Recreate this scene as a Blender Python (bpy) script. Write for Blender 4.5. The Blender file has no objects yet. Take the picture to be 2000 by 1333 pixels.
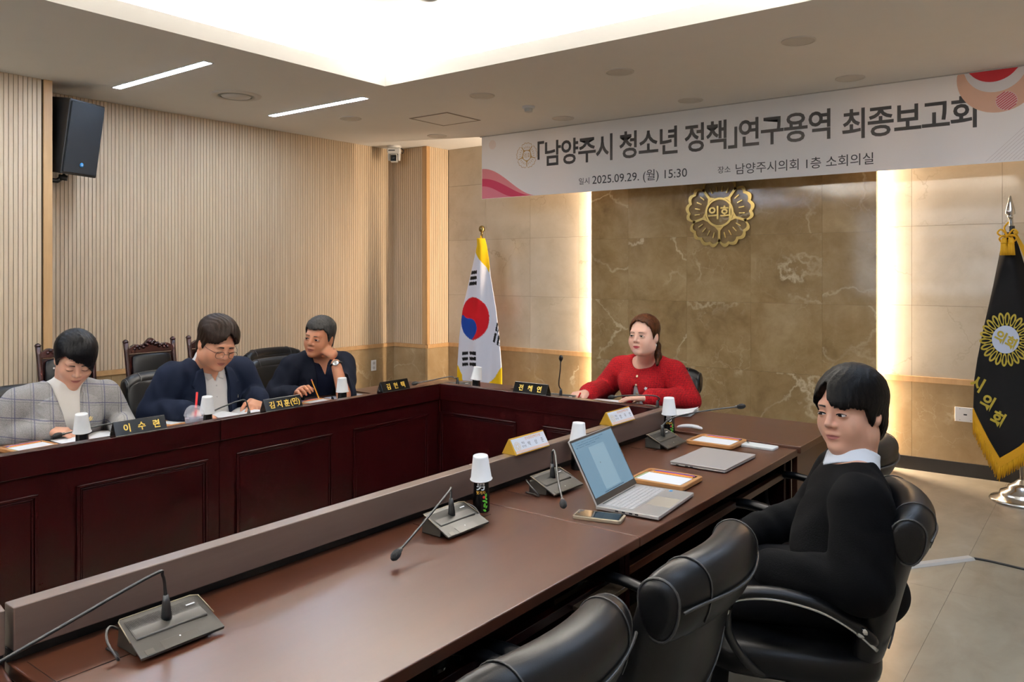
import bpy, math, random
import numpy as np
from mathutils import Vector, Matrix

SC = bpy.context.scene
COL = SC.collection
random.seed(7)

# ------------------------------------------------------------------ camera
FPX, CAM_H, HORIZON = 1554.0, 1.5, 531.0
YAW = math.atan(1181 / 1554.0)
cam_d = bpy.data.cameras.new('camera')
cam = bpy.data.objects.new('camera', cam_d)
COL.objects.link(cam)
cam.location = (0, 0, CAM_H)
cam.rotation_euler = (math.pi / 2, 0, YAW)
cam_d.sensor_width = 36
cam_d.lens = FPX / 2000 * 36
cam_d.shift_y = -(666.5 - HORIZON) / 2000
cam_d.clip_start = 0.05
SC.camera = cam

# ------------------------------------------------------------------ colour management, world
SC.view_settings.view_transform = 'Standard'
SC.view_settings.look = 'None'
SC.view_settings.exposure = 1.55
SC.view_settings.gamma = 1.0
SC.view_settings.use_curve_mapping = False
SC.cycles.use_denoising = True
SC.cycles.max_bounces = 8
SC.cycles.diffuse_bounces = 4
SC.cycles.sample_clamp_indirect = 2.5
SC.cycles.caustics_reflective = False
SC.cycles.caustics_refractive = False
world = bpy.data.worlds.new('world')
SC.world = world
world.use_nodes = True
world.node_tree.nodes['Background'].inputs[0].default_value = (0.5, 0.5, 0.5, 1)
world.node_tree.nodes['Background'].inputs[1].default_value = 0.05

# ------------------------------------------------------------------ room measures
RX0, RX1, RY0, RY1, RZ = -6.45, 1.0, -4.2, 6.66, 2.86
CV = (-4.27, -1.19, -2.6, 4.08)            # opening of the raised ceiling
UPZ = 3.16                                 # raised ceiling height


def area(name, loc, direction, along, length, width, power, color):
    d = bpy.data.lights.new(name, 'AREA')
    d.shape = 'RECTANGLE'
    d.size, d.size_y, d.energy, d.color = length, width, power, color
    o = bpy.data.objects.new(name, d)
    COL.objects.link(o)
    z = -Vector(direction).normalized()
    x = Vector(along).normalized()
    y = z.cross(x).normalized()
    o.matrix_world = Matrix(((x.x, y.x, z.x, loc[0]), (x.y, y.y, z.y, loc[1]), (x.z, y.z, z.z, loc[2]), (0, 0, 0, 1)))
    return o


WARM = (1.0, 0.80, 0.60)
NEUT = (1.0, 0.955, 0.895)
COOL = (0.80, 0.90, 1.0)
COVE_W = 31.0            # watts per metre of tape
PANEL_W = 22.0
lx, ly = CV[1] - CV[0], CV[3] - CV[2]
zc = RZ + 0.05
# LED tape lying in the trough behind the lip of the raised ceiling
def tape(p0, p1, direction, seg=0.85):
    p0, p1 = Vector(p0), Vector(p1)
    L = (p1 - p0).length
    n = max(1, round(L / seg))
    for k in range(n):
        area('cove_led', tuple(p0 + (p1 - p0) * ((k + .5) / n)), direction, p1 - p0, L / n, 0.12, COVE_W * L / n, NEUT)


tape((CV[0] - 0.11, CV[2], zc), (CV[0] - 0.11, CV[3], zc), (0.4, 0, 1))
tape((CV[1] + 0.11, CV[2], zc), (CV[1] + 0.11, CV[3], zc), (-0.4, 0, 1))
tape((CV[0], CV[3] + 0.11, zc), (CV[1], CV[3] + 0.11, zc), (0, -0.45, 1))
tape((CV[0], CV[2] - 0.11, zc), (CV[1], CV[2] - 0.11, zc), (0, 0.45, 1))
# LED tape behind both edges of the brown marble panel
area('panel_led', (-1.51, 6.615, 1.45), (1, 0, 0), (0, 0, 1), 2.7, 0.02, PANEL_W, WARM)
area('panel_led', (-3.975, 6.615, 1.45), (-1, 0, 0), (0, 0, 1), 2.7, 0.02, PANEL_W, WARM)

# ------------------------------------------------------------------ pixel to place
_F = (-math.sin(YAW), math.cos(YAW))
_R = (math.cos(YAW), math.sin(YAW))


def ray(px, py):
    a = (px - 1000) / FPX
    return Vector((_F[0] + a * _R[0], _F[1] + a * _R[1], -(py - HORIZON) / FPX))


def atz(px, py, z):
    r = ray(px, py)
    return r * ((z - CAM_H) / r.z) + Vector((0, 0, CAM_H))


def atx(px, py, x):
    r = ray(px, py)
    return r * (x / r.x) + Vector((0, 0, CAM_H))


def aty(px, py, y):
    r = ray(px, py)
    return r * (y / r.y) + Vector((0, 0, CAM_H))


# ------------------------------------------------------------------ materials
def lin(c):
    if isinstance(c, str):
        c = [int(c[i:i + 2], 16) / 255 for i in (0, 2, 4)]
        c = [v / 12.92 if v <= 0.04045 else ((v + 0.055) / 1.055) ** 2.4 for v in c]
    return (c[0], c[1], c[2], 1.0)


class NT:
    def __init__(self, name):
        self.m = bpy.data.materials.new(name)
        self.m.use_nodes = True
        self.t = self.m.node_tree
        self.b = self.t.nodes['Principled BSDF']
        self.out = self.t.nodes['Material Output']

    def n(self, kind, **kw):
        nd = self.t.nodes.new(kind)
        for k, v in kw.items():
            if k in nd.inputs:
                nd.inputs[k].default_value = v
            else:
                setattr(nd, k, v)
        return nd

    def l(self, a, b):
        self.t.links.new(a, b)

    def coords(self, scale=(1, 1, 1), rand=0.0, kind='Object'):
        tc = self.n('ShaderNodeTexCoord')
        mp = self.n('ShaderNodeMapping')
        mp.inputs['Scale'].default_value = scale
        self.l(tc.outputs[kind], mp.inputs['Vector'])
        if rand:
            oi = self.n('ShaderNodeObjectInfo')
            wn = self.n('ShaderNodeTexWhiteNoise', noise_dimensions='1D')
            self.l(oi.outputs['Random'], wn.inputs['W'])
            vm = self.n('ShaderNodeVectorMath', operation='SCALE')
            vm.inputs['Scale'].default_value = rand
            self.l(wn.outputs['Color'], vm.inputs[0])
            self.l(vm.outputs[0], mp.inputs['Location'])
        return mp.outputs[0]

    def noise(self, vec, scale, detail=4, rough=0.55, dist=0.0):
        nd = self.n('ShaderNodeTexNoise')
        nd.inputs['Scale'].default_value = scale
        nd.inputs['Detail'].default_value = detail
        nd.inputs['Roughness'].default_value = rough
        nd.inputs['Distortion'].default_value = dist
        if vec is not None:
            self.l(vec, nd.inputs['Vector'])
        return nd

    def ramp(self, fac, stops):
        nd = self.n('ShaderNodeValToRGB')
        el = nd.color_ramp.elements
        while len(el) < len(stops):
            el.new(0.5)
        for e, (p, c) in zip(el, stops):
            e.position = p
            e.color = lin(c)
        self.l(fac, nd.inputs[0])
        return nd.outputs[0]

    def mix(self, fac, a, b):
        nd = self.n('ShaderNodeMix', data_type='RGBA')
        for s, v in ((nd.inputs[0], fac), (nd.inputs[6], a), (nd.inputs[7], b)):
            if isinstance(v, (int, float)):
                s.default_value = v
            elif isinstance(v, (str, tuple)):
                s.default_value = lin(v)
            else:
                self.l(v, s)
        return nd.outputs[2]

    def math(self, op, a, b=0.5, clamp=False):
        nd = self.n('ShaderNodeMath', operation=op, use_clamp=clamp)
        for s, v in ((nd.inputs[0], a), (nd.inputs[1], b)):
            if isinstance(v, (int, float)):
                s.default_value = v
            else:
                self.l(v, s)
        return nd.outputs[0]

    def bump(self, height, strength=0.2, dist=0.002):
        nd = self.n('ShaderNodeBump')
        nd.inputs['Strength'].default_value = strength
        nd.inputs['Distance'].default_value = dist
        self.l(height, nd.inputs['Height'])
        self.l(nd.outputs[0], self.b.inputs['Normal'])

    def set(self, color=None, rough=None, metal=None, spec=None, coat=None):
        b = self.b
        if color is not None:
            if isinstance(color, (str, tuple)):
                b.inputs['Base Color'].default_value = lin(color)
            else:
                self.l(color, b.inputs['Base Color'])
        if rough is not None:
            if isinstance(rough, (int, float)):
                b.inputs['Roughness'].default_value = rough
            else:
                self.l(rough, b.inputs['Roughness'])
        if metal is not None:
            b.inputs['Metallic'].default_value = metal
        if spec is not None:
            b.inputs['Specular IOR Level'].default_value = spec
        if coat is not None:
            b.inputs['Coat Weight'].default_value = coat
            b.inputs['Coat Roughness'].default_value = 0.08
        return self.m


_pm = {}


def plain(hexc, rough=0.5, metal=0.0, var=0.06, bump=0.0, bscale=200, spec=0.5, name=None):
    """A simple procedural material: flat colour with a faint noise variation."""
    key = (hexc, rough, metal, var, bump, bscale, spec)
    if key in _pm:
        return _pm[key]
    t = NT(name or 'mat_' + hexc)
    c = lin(hexc)[:3]
    v = t.coords()
    nz = t.noise(v, 6.0, 3)
    lo = tuple(max(0, x * (1 - var)) for x in c)
    hi = tuple(min(1, x * (1 + var)) for x in c)
    t.set(t.mix(nz.outputs[0], lo, hi), rough, metal, spec)
    if bump:
        t.bump(t.noise(v, bscale, 2).outputs[0], bump)
    _pm[key] = t.m
    return t.m


def glow(hexc, strength, name, base=None):
    t = NT(name)
    t.b.inputs['Base Color'].default_value = lin(base or hexc)
    t.b.inputs['Emission Color'].default_value = lin(hexc)
    t.b.inputs['Emission Strength'].default_value = strength
    return t.m


def marble(name, tones, vein, scale=1.0, rough=0.14, vein_w=0.02, vein_amt=0.8):
    t = NT(name)
    v = t.coords((scale,) * 3, rand=40.0)
    big = t.noise(v, 1.7, 6, 0.6, 0.6)
    fine = t.noise(v, 9.0, 8, 0.65, 0.4)
    f = t.math('ADD', t.math('MULTIPLY', big.outputs[0], 0.7), t.math('MULTIPLY', fine.outputs[0], 0.3))
    base = t.ramp(f, [(0.3, tones[0]), (0.5, tones[1]), (0.72, tones[2])])
    # veins: cell borders of a warped cell pattern, broken up by noise
    wv = t.noise(v, 2.2, 5, 0.6)
    ad = t.n('ShaderNodeVectorMath', operation='MULTIPLY_ADD')
    t.l(wv.outputs['Color'], ad.inputs[0])
    ad.inputs[1].default_value = (0.55, 0.55, 0.55)
    t.l(v, ad.inputs[2])
    vo = t.n('ShaderNodeTexVoronoi', feature='DISTANCE_TO_EDGE')
    vo.inputs['Scale'].default_value = 1.5
    t.l(ad.outputs[0], vo.inputs['Vector'])
    line = t.ramp(vo.outputs['Distance'], [(0.0, 'ffffff'), (vein_w, '000000')])
    msk = t.ramp(t.noise(v, 1.3, 2).outputs[0], [(0.47, '000000'), (0.66, 'ffffff')])
    vo2 = t.n('ShaderNodeTexVoronoi', feature='DISTANCE_TO_EDGE')
    vo2.inputs['Scale'].default_value = 7.0
    t.l(ad.outputs[0], vo2.inputs['Vector'])
    line2 = t.ramp(vo2.outputs['Distance'], [(0.0, 'ffffff'), (vein_w * 1.6, '000000')])
    msk2 = t.ramp(t.noise(v, 3.1, 3).outputs[0], [(0.5, '000000'), (0.75, 'ffffff')])
    vf = t.math('ADD', t.math('MULTIPLY', t.math('MULTIPLY', line, msk), vein_amt),
                t.math('MULTIPLY', t.math('MULTIPLY', line2, msk2), vein_amt * 0.4), True)
    t.set(t.mix(vf, base, vein), rough, spec=0.5)
    return t.m


def wood(name, c0, c1, axis=2, scale=1.0, rough=0.35, stretch=14, rand=20.0, coat=None, bump=0.0, spec=0.5):
    t = NT(name)
    s = [stretch * scale] * 3
    s[axis] = 1.0 * scale
    v = t.coords(tuple(s), rand=rand)
    a = t.noise(v, 1.6, 5, 0.5, 0.15)
    b = t.noise(v, 9.0, 3, 0.6)
    f = t.math('ADD', t.math('MULTIPLY', a.outputs[0], 0.75), t.math('MULTIPLY', b.outputs[0], 0.25))
    t.set(t.ramp(f, [(0.3, c0), (0.7, c1)]), rough, spec=spec, coat=coat)
    if bump:
        t.bump(b.outputs[0], bump, 0.001)
    return t.m


# ------------------------------------------------------------------ mesh builder
def TR(x=0, y=0, z=0):
    return Matrix.Translation((x, y, z))


def RX(a): return Matrix.Rotation(a, 4, 'X')
def RY(a): return Matrix.Rotation(a, 4, 'Y')
def RZm(a): return Matrix.Rotation(a, 4, 'Z')
def SCL(x, y, z): return Matrix.Diagonal((x, y, z, 1))


def basis(o, x, y, z=None):
    """Matrix whose axes are x, y, z placed at o."""
    x, y = Vector(x).normalized(), Vector(y).normalized()
    z = x.cross(y) if z is None else Vector(z).normalized()
    return Matrix(((x.x, y.x, z.x, o[0]), (x.y, y.y, z.y, o[1]), (x.z, y.z, z.z, o[2]), (0, 0, 0, 1)))


class MB:
    def __init__(self):
        self.v, self.f = [], []

    def add(self, vs, fs, M=None):
        o = len(self.v)
        if M is not None:
            vs = [tuple(M @ Vector(p)) for p in vs]
        self.v += [tuple(p) for p in vs]
        self.f += [tuple(i + o for i in f) for f in fs]
        return self

    def box(self, a, b, M=None):
        (x0, y0, z0), (x1, y1, z1) = a, b
        vs = [(x0, y0, z0), (x1, y0, z0), (x1, y1, z0), (x0, y1, z0), (x0, y0, z1), (x1, y0, z1), (x1, y1, z1), (x0, y1, z1)]
        return self.add(vs, [(0, 3, 2, 1), (4, 5, 6, 7), (0, 1, 5, 4), (1, 2, 6, 5), (2, 3, 7, 6), (3, 0, 4, 7)], M)

    def cbox(self, c, s, M=None):
        return self.box([c[i] - s[i] / 2 for i in range(3)], [c[i] + s[i] / 2 for i in range(3)], M)

    def prism(self, poly, z0, z1, M=None):
        n = len(poly)
        vs = [(x, y, z0) for x, y in poly] + [(x, y, z1) for x, y in poly]
        fs = [tuple(range(n - 1, -1, -1)), tuple(range(n, 2 * n))]
        fs += [(i, (i + 1) % n, n + (i + 1) % n, n + i) for i in range(n)]
        return self.add(vs, fs, M)

    def rings(self, rings, caps=True, M=None, loop=False):
        n = len(rings[0])
        vs = [p for r in rings for p in r]
        fs = []
        m = len(rings)
        for k in range(m if loop else m - 1):
            a, b = k * n, ((k + 1) % m) * n
            fs += [(a + i, a + (i + 1) % n, b + (i + 1) % n, b + i) for i in range(n)]
        if caps and not loop:
            fs += [tuple(range(n - 1, -1, -1)), tuple(range((m - 1) * n, m * n))]
        return self.add(vs, fs, M)

    def lathe(self, prof, n=24, M=None, caps=True):
        return self.rings([[(r * math.cos(2 * math.pi * i / n), r * math.sin(2 * math.pi * i / n), z) for i in range(n)]
                           for r, z in prof], caps, M)

    def tube(self, pts, r, n=8, caps=True, M=None, flat=1.0, loop=False):
        pts = [Vector(p) for p in pts]
        m = len(pts)
        rr = r if isinstance(r, (list, tuple)) else [r] * m
        prev = None
        rings = []
        for i, p in enumerate(pts):
            if loop:
                t = (pts[(i + 1) % m] - pts[i - 1]).normalized()
            else:
                t = (pts[min(i + 1, m - 1)] - pts[max(i - 1, 0)]).normalized()
            if prev is None:
                up = Vector((0, 0, 1)) if abs(t.z) < 0.9 else Vector((0, 1, 0))
                a = t.cross(up).normalized()
            else:
                a = (prev - t * prev.dot(t)).normalized()
            prev = a
            b = t.cross(a)
            rings.append([tuple(p + (a * math.cos(2 * math.pi * k / n) + b * math.sin(2 * math.pi * k / n) * flat) * rr[i]) for k in range(n)])
        return self.rings(rings, caps, M, loop)

    def grid(self, fn, nu, nv, thick=0.0, wrap_u=False):
        """fn(u, v) in 0..1 -> point; thick > 0 adds a back face offset along the normal."""
        P = [[Vector(fn(i / nu, j / nv)) for i in range(nu + 1)] for j in range(nv + 1)]
        vs = [tuple(p) for r in P for p in r]
        w = nu + 1
        fs = [(j * w + i, j * w + i + 1, (j + 1) * w + i + 1, (j + 1) * w + i) for j in range(nv) for i in range(nu)]
        if thick:
            o = len(vs)
            for j in range(nv + 1):
                for i in range(nu + 1):
                    du = P[j][min(i + 1, nu)] - P[j][max(i - 1, 0)]
                    dv = P[min(j + 1, nv)][i] - P[max(j - 1, 0)][i]
                    nn = du.cross(dv)
                    nn = nn.normalized() if nn.length > 1e-12 else Vector((0, 0, 1))
                    vs.append(tuple(P[j][i] - nn * thick))
            fs += [tuple(o + k for k in reversed(f)) for f in fs]
            for i in range(nu):
                fs += [(i + 1, i, o + i, o + i + 1), (nv * w + i, nv * w + i + 1, o + nv * w + i + 1, o + nv * w + i)]
            for j in range(nv):
                fs += [(j * w, (j + 1) * w, o + (j + 1) * w, o + j * w), ((j + 1) * w + nu, j * w + nu, o + j * w + nu, o + (j + 1) * w + nu)]
        return self.add(vs, fs)

    def mesh(self, name, smooth=False):
        me = bpy.data.meshes.new(name)
        me.from_pydata(self.v, [], self.f)
        me.validate()
        if smooth:
            me.polygons.foreach_set('use_smooth', [True] * len(me.polygons))
        me.update()
        return me


def obj(name, mb, mat, parent=None, smooth=False, bevel=0.0, seg=2, sub=0, label=None, M=None, auto=None):
    me = mb.mesh(name, smooth) if isinstance(mb, MB) else mb
    if mat is not None and not me.materials:
        for mm in (mat if isinstance(mat, (list, tuple)) else [mat]):
            me.materials.append(mm)
    o = bpy.data.objects.new(name, me)
    COL.objects.link(o)
    if parent is not None:
        o.parent = parent
    if M is not None:
        o.matrix_local = M
    if bevel:
        md = o.modifiers.new('bevel', 'BEVEL')
        md.width, md.segments, md.limit_method = bevel, seg, 'ANGLE'
        md.angle_limit = math.radians(40)
        me.polygons.foreach_set('use_smooth', [True] * len(me.polygons))
        md.harden_normals = True
    if sub:
        md = o.modifiers.new('sub', 'SUBSURF')
        md.levels = md.render_levels = sub
    if auto is not None:
        me.polygons.foreach_set('use_smooth', [True] * len(me.polygons))
        me.set_sharp_from_angle(angle=math.radians(auto))
    if label:
        o['label'] = label
    return o


def tag(o, label, cat=None, group=None, kind=None):
    if label:
        o['label'] = label
    if cat:
        o['category'] = cat
    if group:
        o['group'] = group
    if kind:
        o['kind'] = kind
    return o


def thing(name, label, cat, M=None, group=None):
    o = bpy.data.objects.new(name, None)
    COL.objects.link(o)
    o.empty_display_size = 0.05
    if M is not None:
        o.matrix_world = M
    return tag(o, label, cat, group)


def dup(root, M, label=None, group=None, skip=()):
    r = root.copy()
    COL.objects.link(r)
    r.matrix_world = M
    if label:
        r['label'] = label
    if group:
        r['group'] = group
    def rec(a, b):
        for ch in a.children:
            if ch.name.split('.')[0] in skip:
                continue
            c = ch.copy()
            COL.objects.link(c)
            c.parent = b
            rec(ch, c)
    rec(root, r)
    return r


def struct(name, mb, mat, **kw):
    return tag(obj(name, mb, mat, **kw), kw.get('label'), kind='structure')


def text_geo(body, size=1.0, bold=0.0, extrude=0.0, width=None, align='CENTER', spacing=1.0):
    c = bpy.data.curves.new('txt', 'FONT')
    c.body, c.size, c.offset, c.extrude = body, size, bold, extrude
    c.align_x, c.align_y = align, 'CENTER'
    c.space_character = spacing
    c.resolution_u = 3
    o = bpy.data.objects.new('txt', c)
    COL.objects.link(o)
    dg = bpy.context.evaluated_depsgraph_get()
    dg.update()
    me = bpy.data.meshes.new_from_object(o.evaluated_get(dg))
    vs = [tuple(v.co) for v in me.vertices]
    fs = [tuple(p.vertices) for p in me.polygons]
    bpy.data.objects.remove(o)
    bpy.data.curves.remove(c)
    bpy.data.meshes.remove(me)
    if vs:
        xs = [v[0] for v in vs]
        ys = [v[1] for v in vs]
        k = 1.0 if width is None else width / (max(xs) - min(xs))
        cy = (max(ys) + min(ys)) / 2
        cx = (max(xs) + min(xs)) / 2 if align == 'CENTER' else min(xs)
        vs = [((x - cx) * k, (y - cy) * k, z) for x, y, z in vs]
    return vs, fs


def text(name, body, mat, parent, M, **kw):
    vs, fs = text_geo(body, **kw)
    return obj(name, MB().add(vs, fs, M), mat, parent)


def bez(p0, p1, p2, p3, n=10):
    p0, p1, p2, p3 = map(Vector, (p0, p1, p2, p3))
    out = []
    for i in range(n + 1):
        t = i / n
        out.append(p0 * (1 - t) ** 3 + p1 * 3 * t * (1 - t) ** 2 + p2 * 3 * t * t * (1 - t) + p3 * t ** 3)
    return out


def spline(pts, n=8):
    """Catmull-Rom through the points."""
    pts = [Vector(p) for p in pts]
    q = [pts[0] * 2 - pts[1]] + pts + [pts[-1] * 2 - pts[-2]]
    out = []
    for i in range(1, len(q) - 2):
        for k in range(n):
            t = k / n
            a, b, c, d = q[i - 1], q[i], q[i + 1], q[i + 2]
            out.append(0.5 * ((2 * b) + (c - a) * t + (2 * a - 5 * b + 4 * c - d) * t * t + (3 * b - a - 3 * c + d) * t ** 3))
    out.append(pts[-1])
    return out


# shared materials
M_WHITE_CEIL = plain('e4e2de', 0.85, var=0.02)
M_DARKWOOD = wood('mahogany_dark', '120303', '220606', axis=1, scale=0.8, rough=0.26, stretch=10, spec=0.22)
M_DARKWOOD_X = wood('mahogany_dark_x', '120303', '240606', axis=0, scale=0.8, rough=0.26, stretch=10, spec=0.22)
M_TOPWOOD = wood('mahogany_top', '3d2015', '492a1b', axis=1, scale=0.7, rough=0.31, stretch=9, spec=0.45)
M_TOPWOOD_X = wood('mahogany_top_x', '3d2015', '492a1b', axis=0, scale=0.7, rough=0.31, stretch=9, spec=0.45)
M_SLAT = wood('pale_oak', 'c6ac8c', 'd6bf9f', axis=2, scale=1.0, rough=0.5, stretch=18, rand=30)
M_TRIM = wood('oak_trim', 'b88e5c', 'cba271', axis=2, scale=1.0, rough=0.45, stretch=12)
M_GROOVE = plain('4a3a2a', 0.9)
M_LEATHER = plain('070708', 0.36, var=0.15, bump=0.10, bscale=600, spec=0.22, name='black_leather')
M_BLACK = plain('0a0a0b', 0.45, name='black_plastic')
M_CHROME = plain('c9c9c6', 0.18, metal=1.0, name='chrome')
M_GOLD = plain('b89a5c', 0.24, metal=1.0, name='brass_gold')
M_PAPER = plain('e9e8e6', 0.7, var=0.02, name='paper_white')

# ================================================================== ROOM
# floor
t = NT('vinyl_floor')
v = t.coords((1, 1, 1))
v2 = t.coords((2.2, 1.2, 1))
n1 = t.noise(v, 1.3, 5, 0.6)
n2 = t.noise(v2, 3.0, 6, 0.6, 0.6)
fl = t.math('ADD', t.math('MULTIPLY', n1.outputs[0], 0.45), t.math('MULTIPLY', n2.outputs[0], 0.55))
t.set(t.ramp(fl, [(0.3, '8f8471'), (0.55, 'a09683'), (0.75, 'aca291')]), 0.22, spec=0.45)
M_FLOOR = t.m
floor = struct('floor', MB().box((RX0 - .1, RY0 - .1, -0.1), (RX1 + .1, RY1 + .1, -0.004)), plain('6d6254', 0.8), label='pale beige vinyl floor with large square tiles')
tile_me = None
FT = 1.22
i = 0
for xi in range(-2, 2):
    for yi in range(-1, 6):
        x0, y0 = -0.62 + xi * FT, 0.55 + yi * FT
        if x0 + FT < RX0 or x0 > RX1:
            continue
        x1, y1 = min(x0 + FT, RX1), min(y0 + FT, RY1 - .02)
        if y1 <= y0 or x1 <= x0:
            continue
        obj('floor_tile', MB().box((x0 + .0006, y0 + .0006, -0.004), (x1 - .0006, y1 - .0006, 0)), M_FLOOR, floor)
obj('floor_field', MB().box((RX0, RY0, -0.004), (-0.62 - 2 * FT - .0006, RY1, 0)).box((-0.62 - 2 * FT, RY0, -.004), (RX1, .55 - FT - .0006, 0)), M_FLOOR, floor)

# ceiling with a raised centre
ce = MB()
zt = RZ + 0.02
ce.box((RX0, RY0, RZ), (CV[0], RY1, zt)).box((CV[1], RY0, RZ), (RX1, RY1, zt))
ce.box((CV[0], CV[3], RZ), (CV[1], RY1, zt)).box((CV[0], RY0, RZ), (CV[1], CV[2], zt))
ceiling = struct('ceiling', ce, M_WHITE_CEIL, label='off white ceiling around a raised light cove')
lp = MB()
for a, b in (((CV[0] - .02, CV[2] - .02), (CV[0], CV[3] + .02)), ((CV[1], CV[2] - .02), (CV[1] + .02, CV[3] + .02)),
             ((CV[0], CV[3]), (CV[1], CV[3] + .02)), ((CV[0], CV[2] - .02), (CV[1], CV[2]))):
    lp.box((a[0], a[1], zt), (b[0], b[1], RZ + 0.10))
obj('cove_lip', lp, M_WHITE_CEIL, ceiling)
W = 0.24
up = MB().box((CV[0] - W, CV[2] - W, UPZ), (CV[1] + W, CV[3] + W, UPZ + .02))
up.box((CV[0] - W - .02, CV[2] - W, zt), (CV[0] - W, CV[3] + W, UPZ)).box((CV[1] + W, CV[2] - W, zt), (CV[1] + W + .02, CV[3] + W, UPZ))
up.box((CV[0] - W, CV[3] + W, zt), (CV[1] + W, CV[3] + W + .02, UPZ)).box((CV[0] - W, CV[2] - W - .02, zt), (CV[1] + W, CV[2] - W, UPZ))
obj('raised_ceiling', up, M_WHITE_CEIL, ceiling)

# -------- marble
M_MARB_SIDE = marble('beige_marble', ('b3a48d', 'c2b59f', 'cdc1ad'), '8f7b60', 1.0, 0.07, 0.012, 0.5)
M_MARB_BROWN = marble('brown_marble', ('745d3c', '9a825c', 'b8a27c'), 'd6c6a6', 1.0, 0.08, 0.026, 0.8)
M_MARB_LOW = marble('brown_marble_low', ('8c7250', 'a08763', 'b39b77'), 'd6c6a6', 1.0, 0.22, 0.022, 0.7)
M_JOINT = plain('6b5a44', 0.8)
TRIM0, TRIM1, BASE = 0.668, 0.71, 0.10

# -------- left wall, slats in front of a dark backing
wl = struct('wall_left', MB().box((RX0 - .1, RY0, 0), (RX0, RY1, RZ)), M_GROOVE, label='left wall of pale oak slats over marble wainscot')
SL_H = RZ - TRIM1 - 0.002
SL_P = 0.030
slat_me = MB().box((0, -0.0128, 0), (0.014, 0.0128, SL_H)).mesh('slat')
slat_me.materials.append(M_SLAT)
PIL_Y0, PIL_Y1, PIL_X = 1.50, 2.515, -6.05
CPIL_Y, CPIL_X = 6.30, -5.95


def slats(parent, origin, direction, n, face):
    """A run of vertical slats; direction = run, face = angle of the outward normal."""
    for k in range(n):
        o = bpy.data.objects.new('slat', slat_me)
        COL.objects.link(o)
        o.parent = parent
        o.location = (origin[0] + direction[0] * SL_P * (k + .5), origin[1] + direction[1] * SL_P * (k + .5), TRIM1 + 0.001)
        o.rotation_euler = (0, 0, face)


slats(wl, (RX0, PIL_Y1), (0, 1), int((CPIL_Y - PIL_Y1) / SL_P), 0)
pil = obj('pilaster', MB().box((RX0, PIL_Y0, 0), (PIL_X, PIL_Y1, RZ)), M_GROOVE, wl)
slats(pil, (PIL_X, PIL_Y0 + .0), (0, 1), int((PIL_Y1 - .045 - PIL_Y0) / SL_P), 0)
obj('corner_post', MB().box((PIL_X, PIL_Y1 - .042, TRIM1), (PIL_X + .018, PIL_Y1 + .016, RZ)).box((PIL_X - .06, PIL_Y1, TRIM1), (PIL_X, PIL_Y1 + .016, RZ)), M_TRIM, pil, bevel=.002)
cp = obj('corner_pilaster', MB().box((RX0, CPIL_Y, 0), (CPIL_X, RY1, RZ)), M_GROOVE, wl)
slats(cp, (RX0, CPIL_Y), (1, 0), 15, -math.pi / 2)
slats(cp, (CPIL_X, CPIL_Y + .035), (0, 1), 10, 0)
obj('corner_post', MB().box((CPIL_X - .05, CPIL_Y - .016, TRIM1), (CPIL_X, CPIL_Y, RZ)).box((CPIL_X, CPIL_Y - .016, TRIM1), (CPIL_X + .016, CPIL_Y + .034, RZ)), M_TRIM, cp, bevel=.002)
# wainscot tiles, rail and baseboard along the left wall and pilasters
def wain(parent, p0, p1, nrm, step=0.6):
    p0, p1, nrm = Vector(p0), Vector(p1), Vector(nrm)
    L = (p1 - p0).length
    d = (p1 - p0) / L
    n = max(1, round(L / step))
    w = L / n
    for k in range(n):
        c = p0 + d * (w * (k + .5))
        M = basis((c.x, c.y, 0), (d.x, d.y, 0), (0, 0, 1), (d.y, -d.x, 0))
        z = 0.012 if M.col[2].xyz.dot(Vector((nrm.x, nrm.y, 0))) > 0 else -0.012
        me = MB().box((-w / 2 + .0008, BASE, min(0, z)), (w / 2 - .0008, TRIM0, max(0, z)))
        obj('wainscot_tile', me, M_MARB_LOW, parent, M=M)
    M = basis((p0.x, p0.y, 0), (d.x, d.y, 0), (0, 0, 1), (d.y, -d.x, 0))
    s = 1 if z > 0 else -1
    def bx(z0, z1, t, mat, nm):
        obj(nm, MB().box((0, z0, min(0, s * t)), (L, z1, max(0, s * t))), mat, parent, M=M, bevel=.0015)
    bx(TRIM0, TRIM1, .02, M_TRIM, 'chair_rail')
    bx(0, BASE, .014, plain('14100d', 0.4), 'baseboard')


wain(wl, (RX0, PIL_Y1), (RX0, CPIL_Y), (1, 0))
wain(pil, (PIL_X, PIL_Y0), (PIL_X, PIL_Y1), (1, 0), 1.0)
wain(pil, (RX0, PIL_Y1), (PIL_X, PIL_Y1), (0, 1), 1.0)
wain(cp, (RX0, CPIL_Y), (CPIL_X, CPIL_Y), (0, -1), 1.0)
wain(cp, (CPIL_X, CPIL_Y), (CPIL_X, RY1), (1, 0), 1.0)

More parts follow.
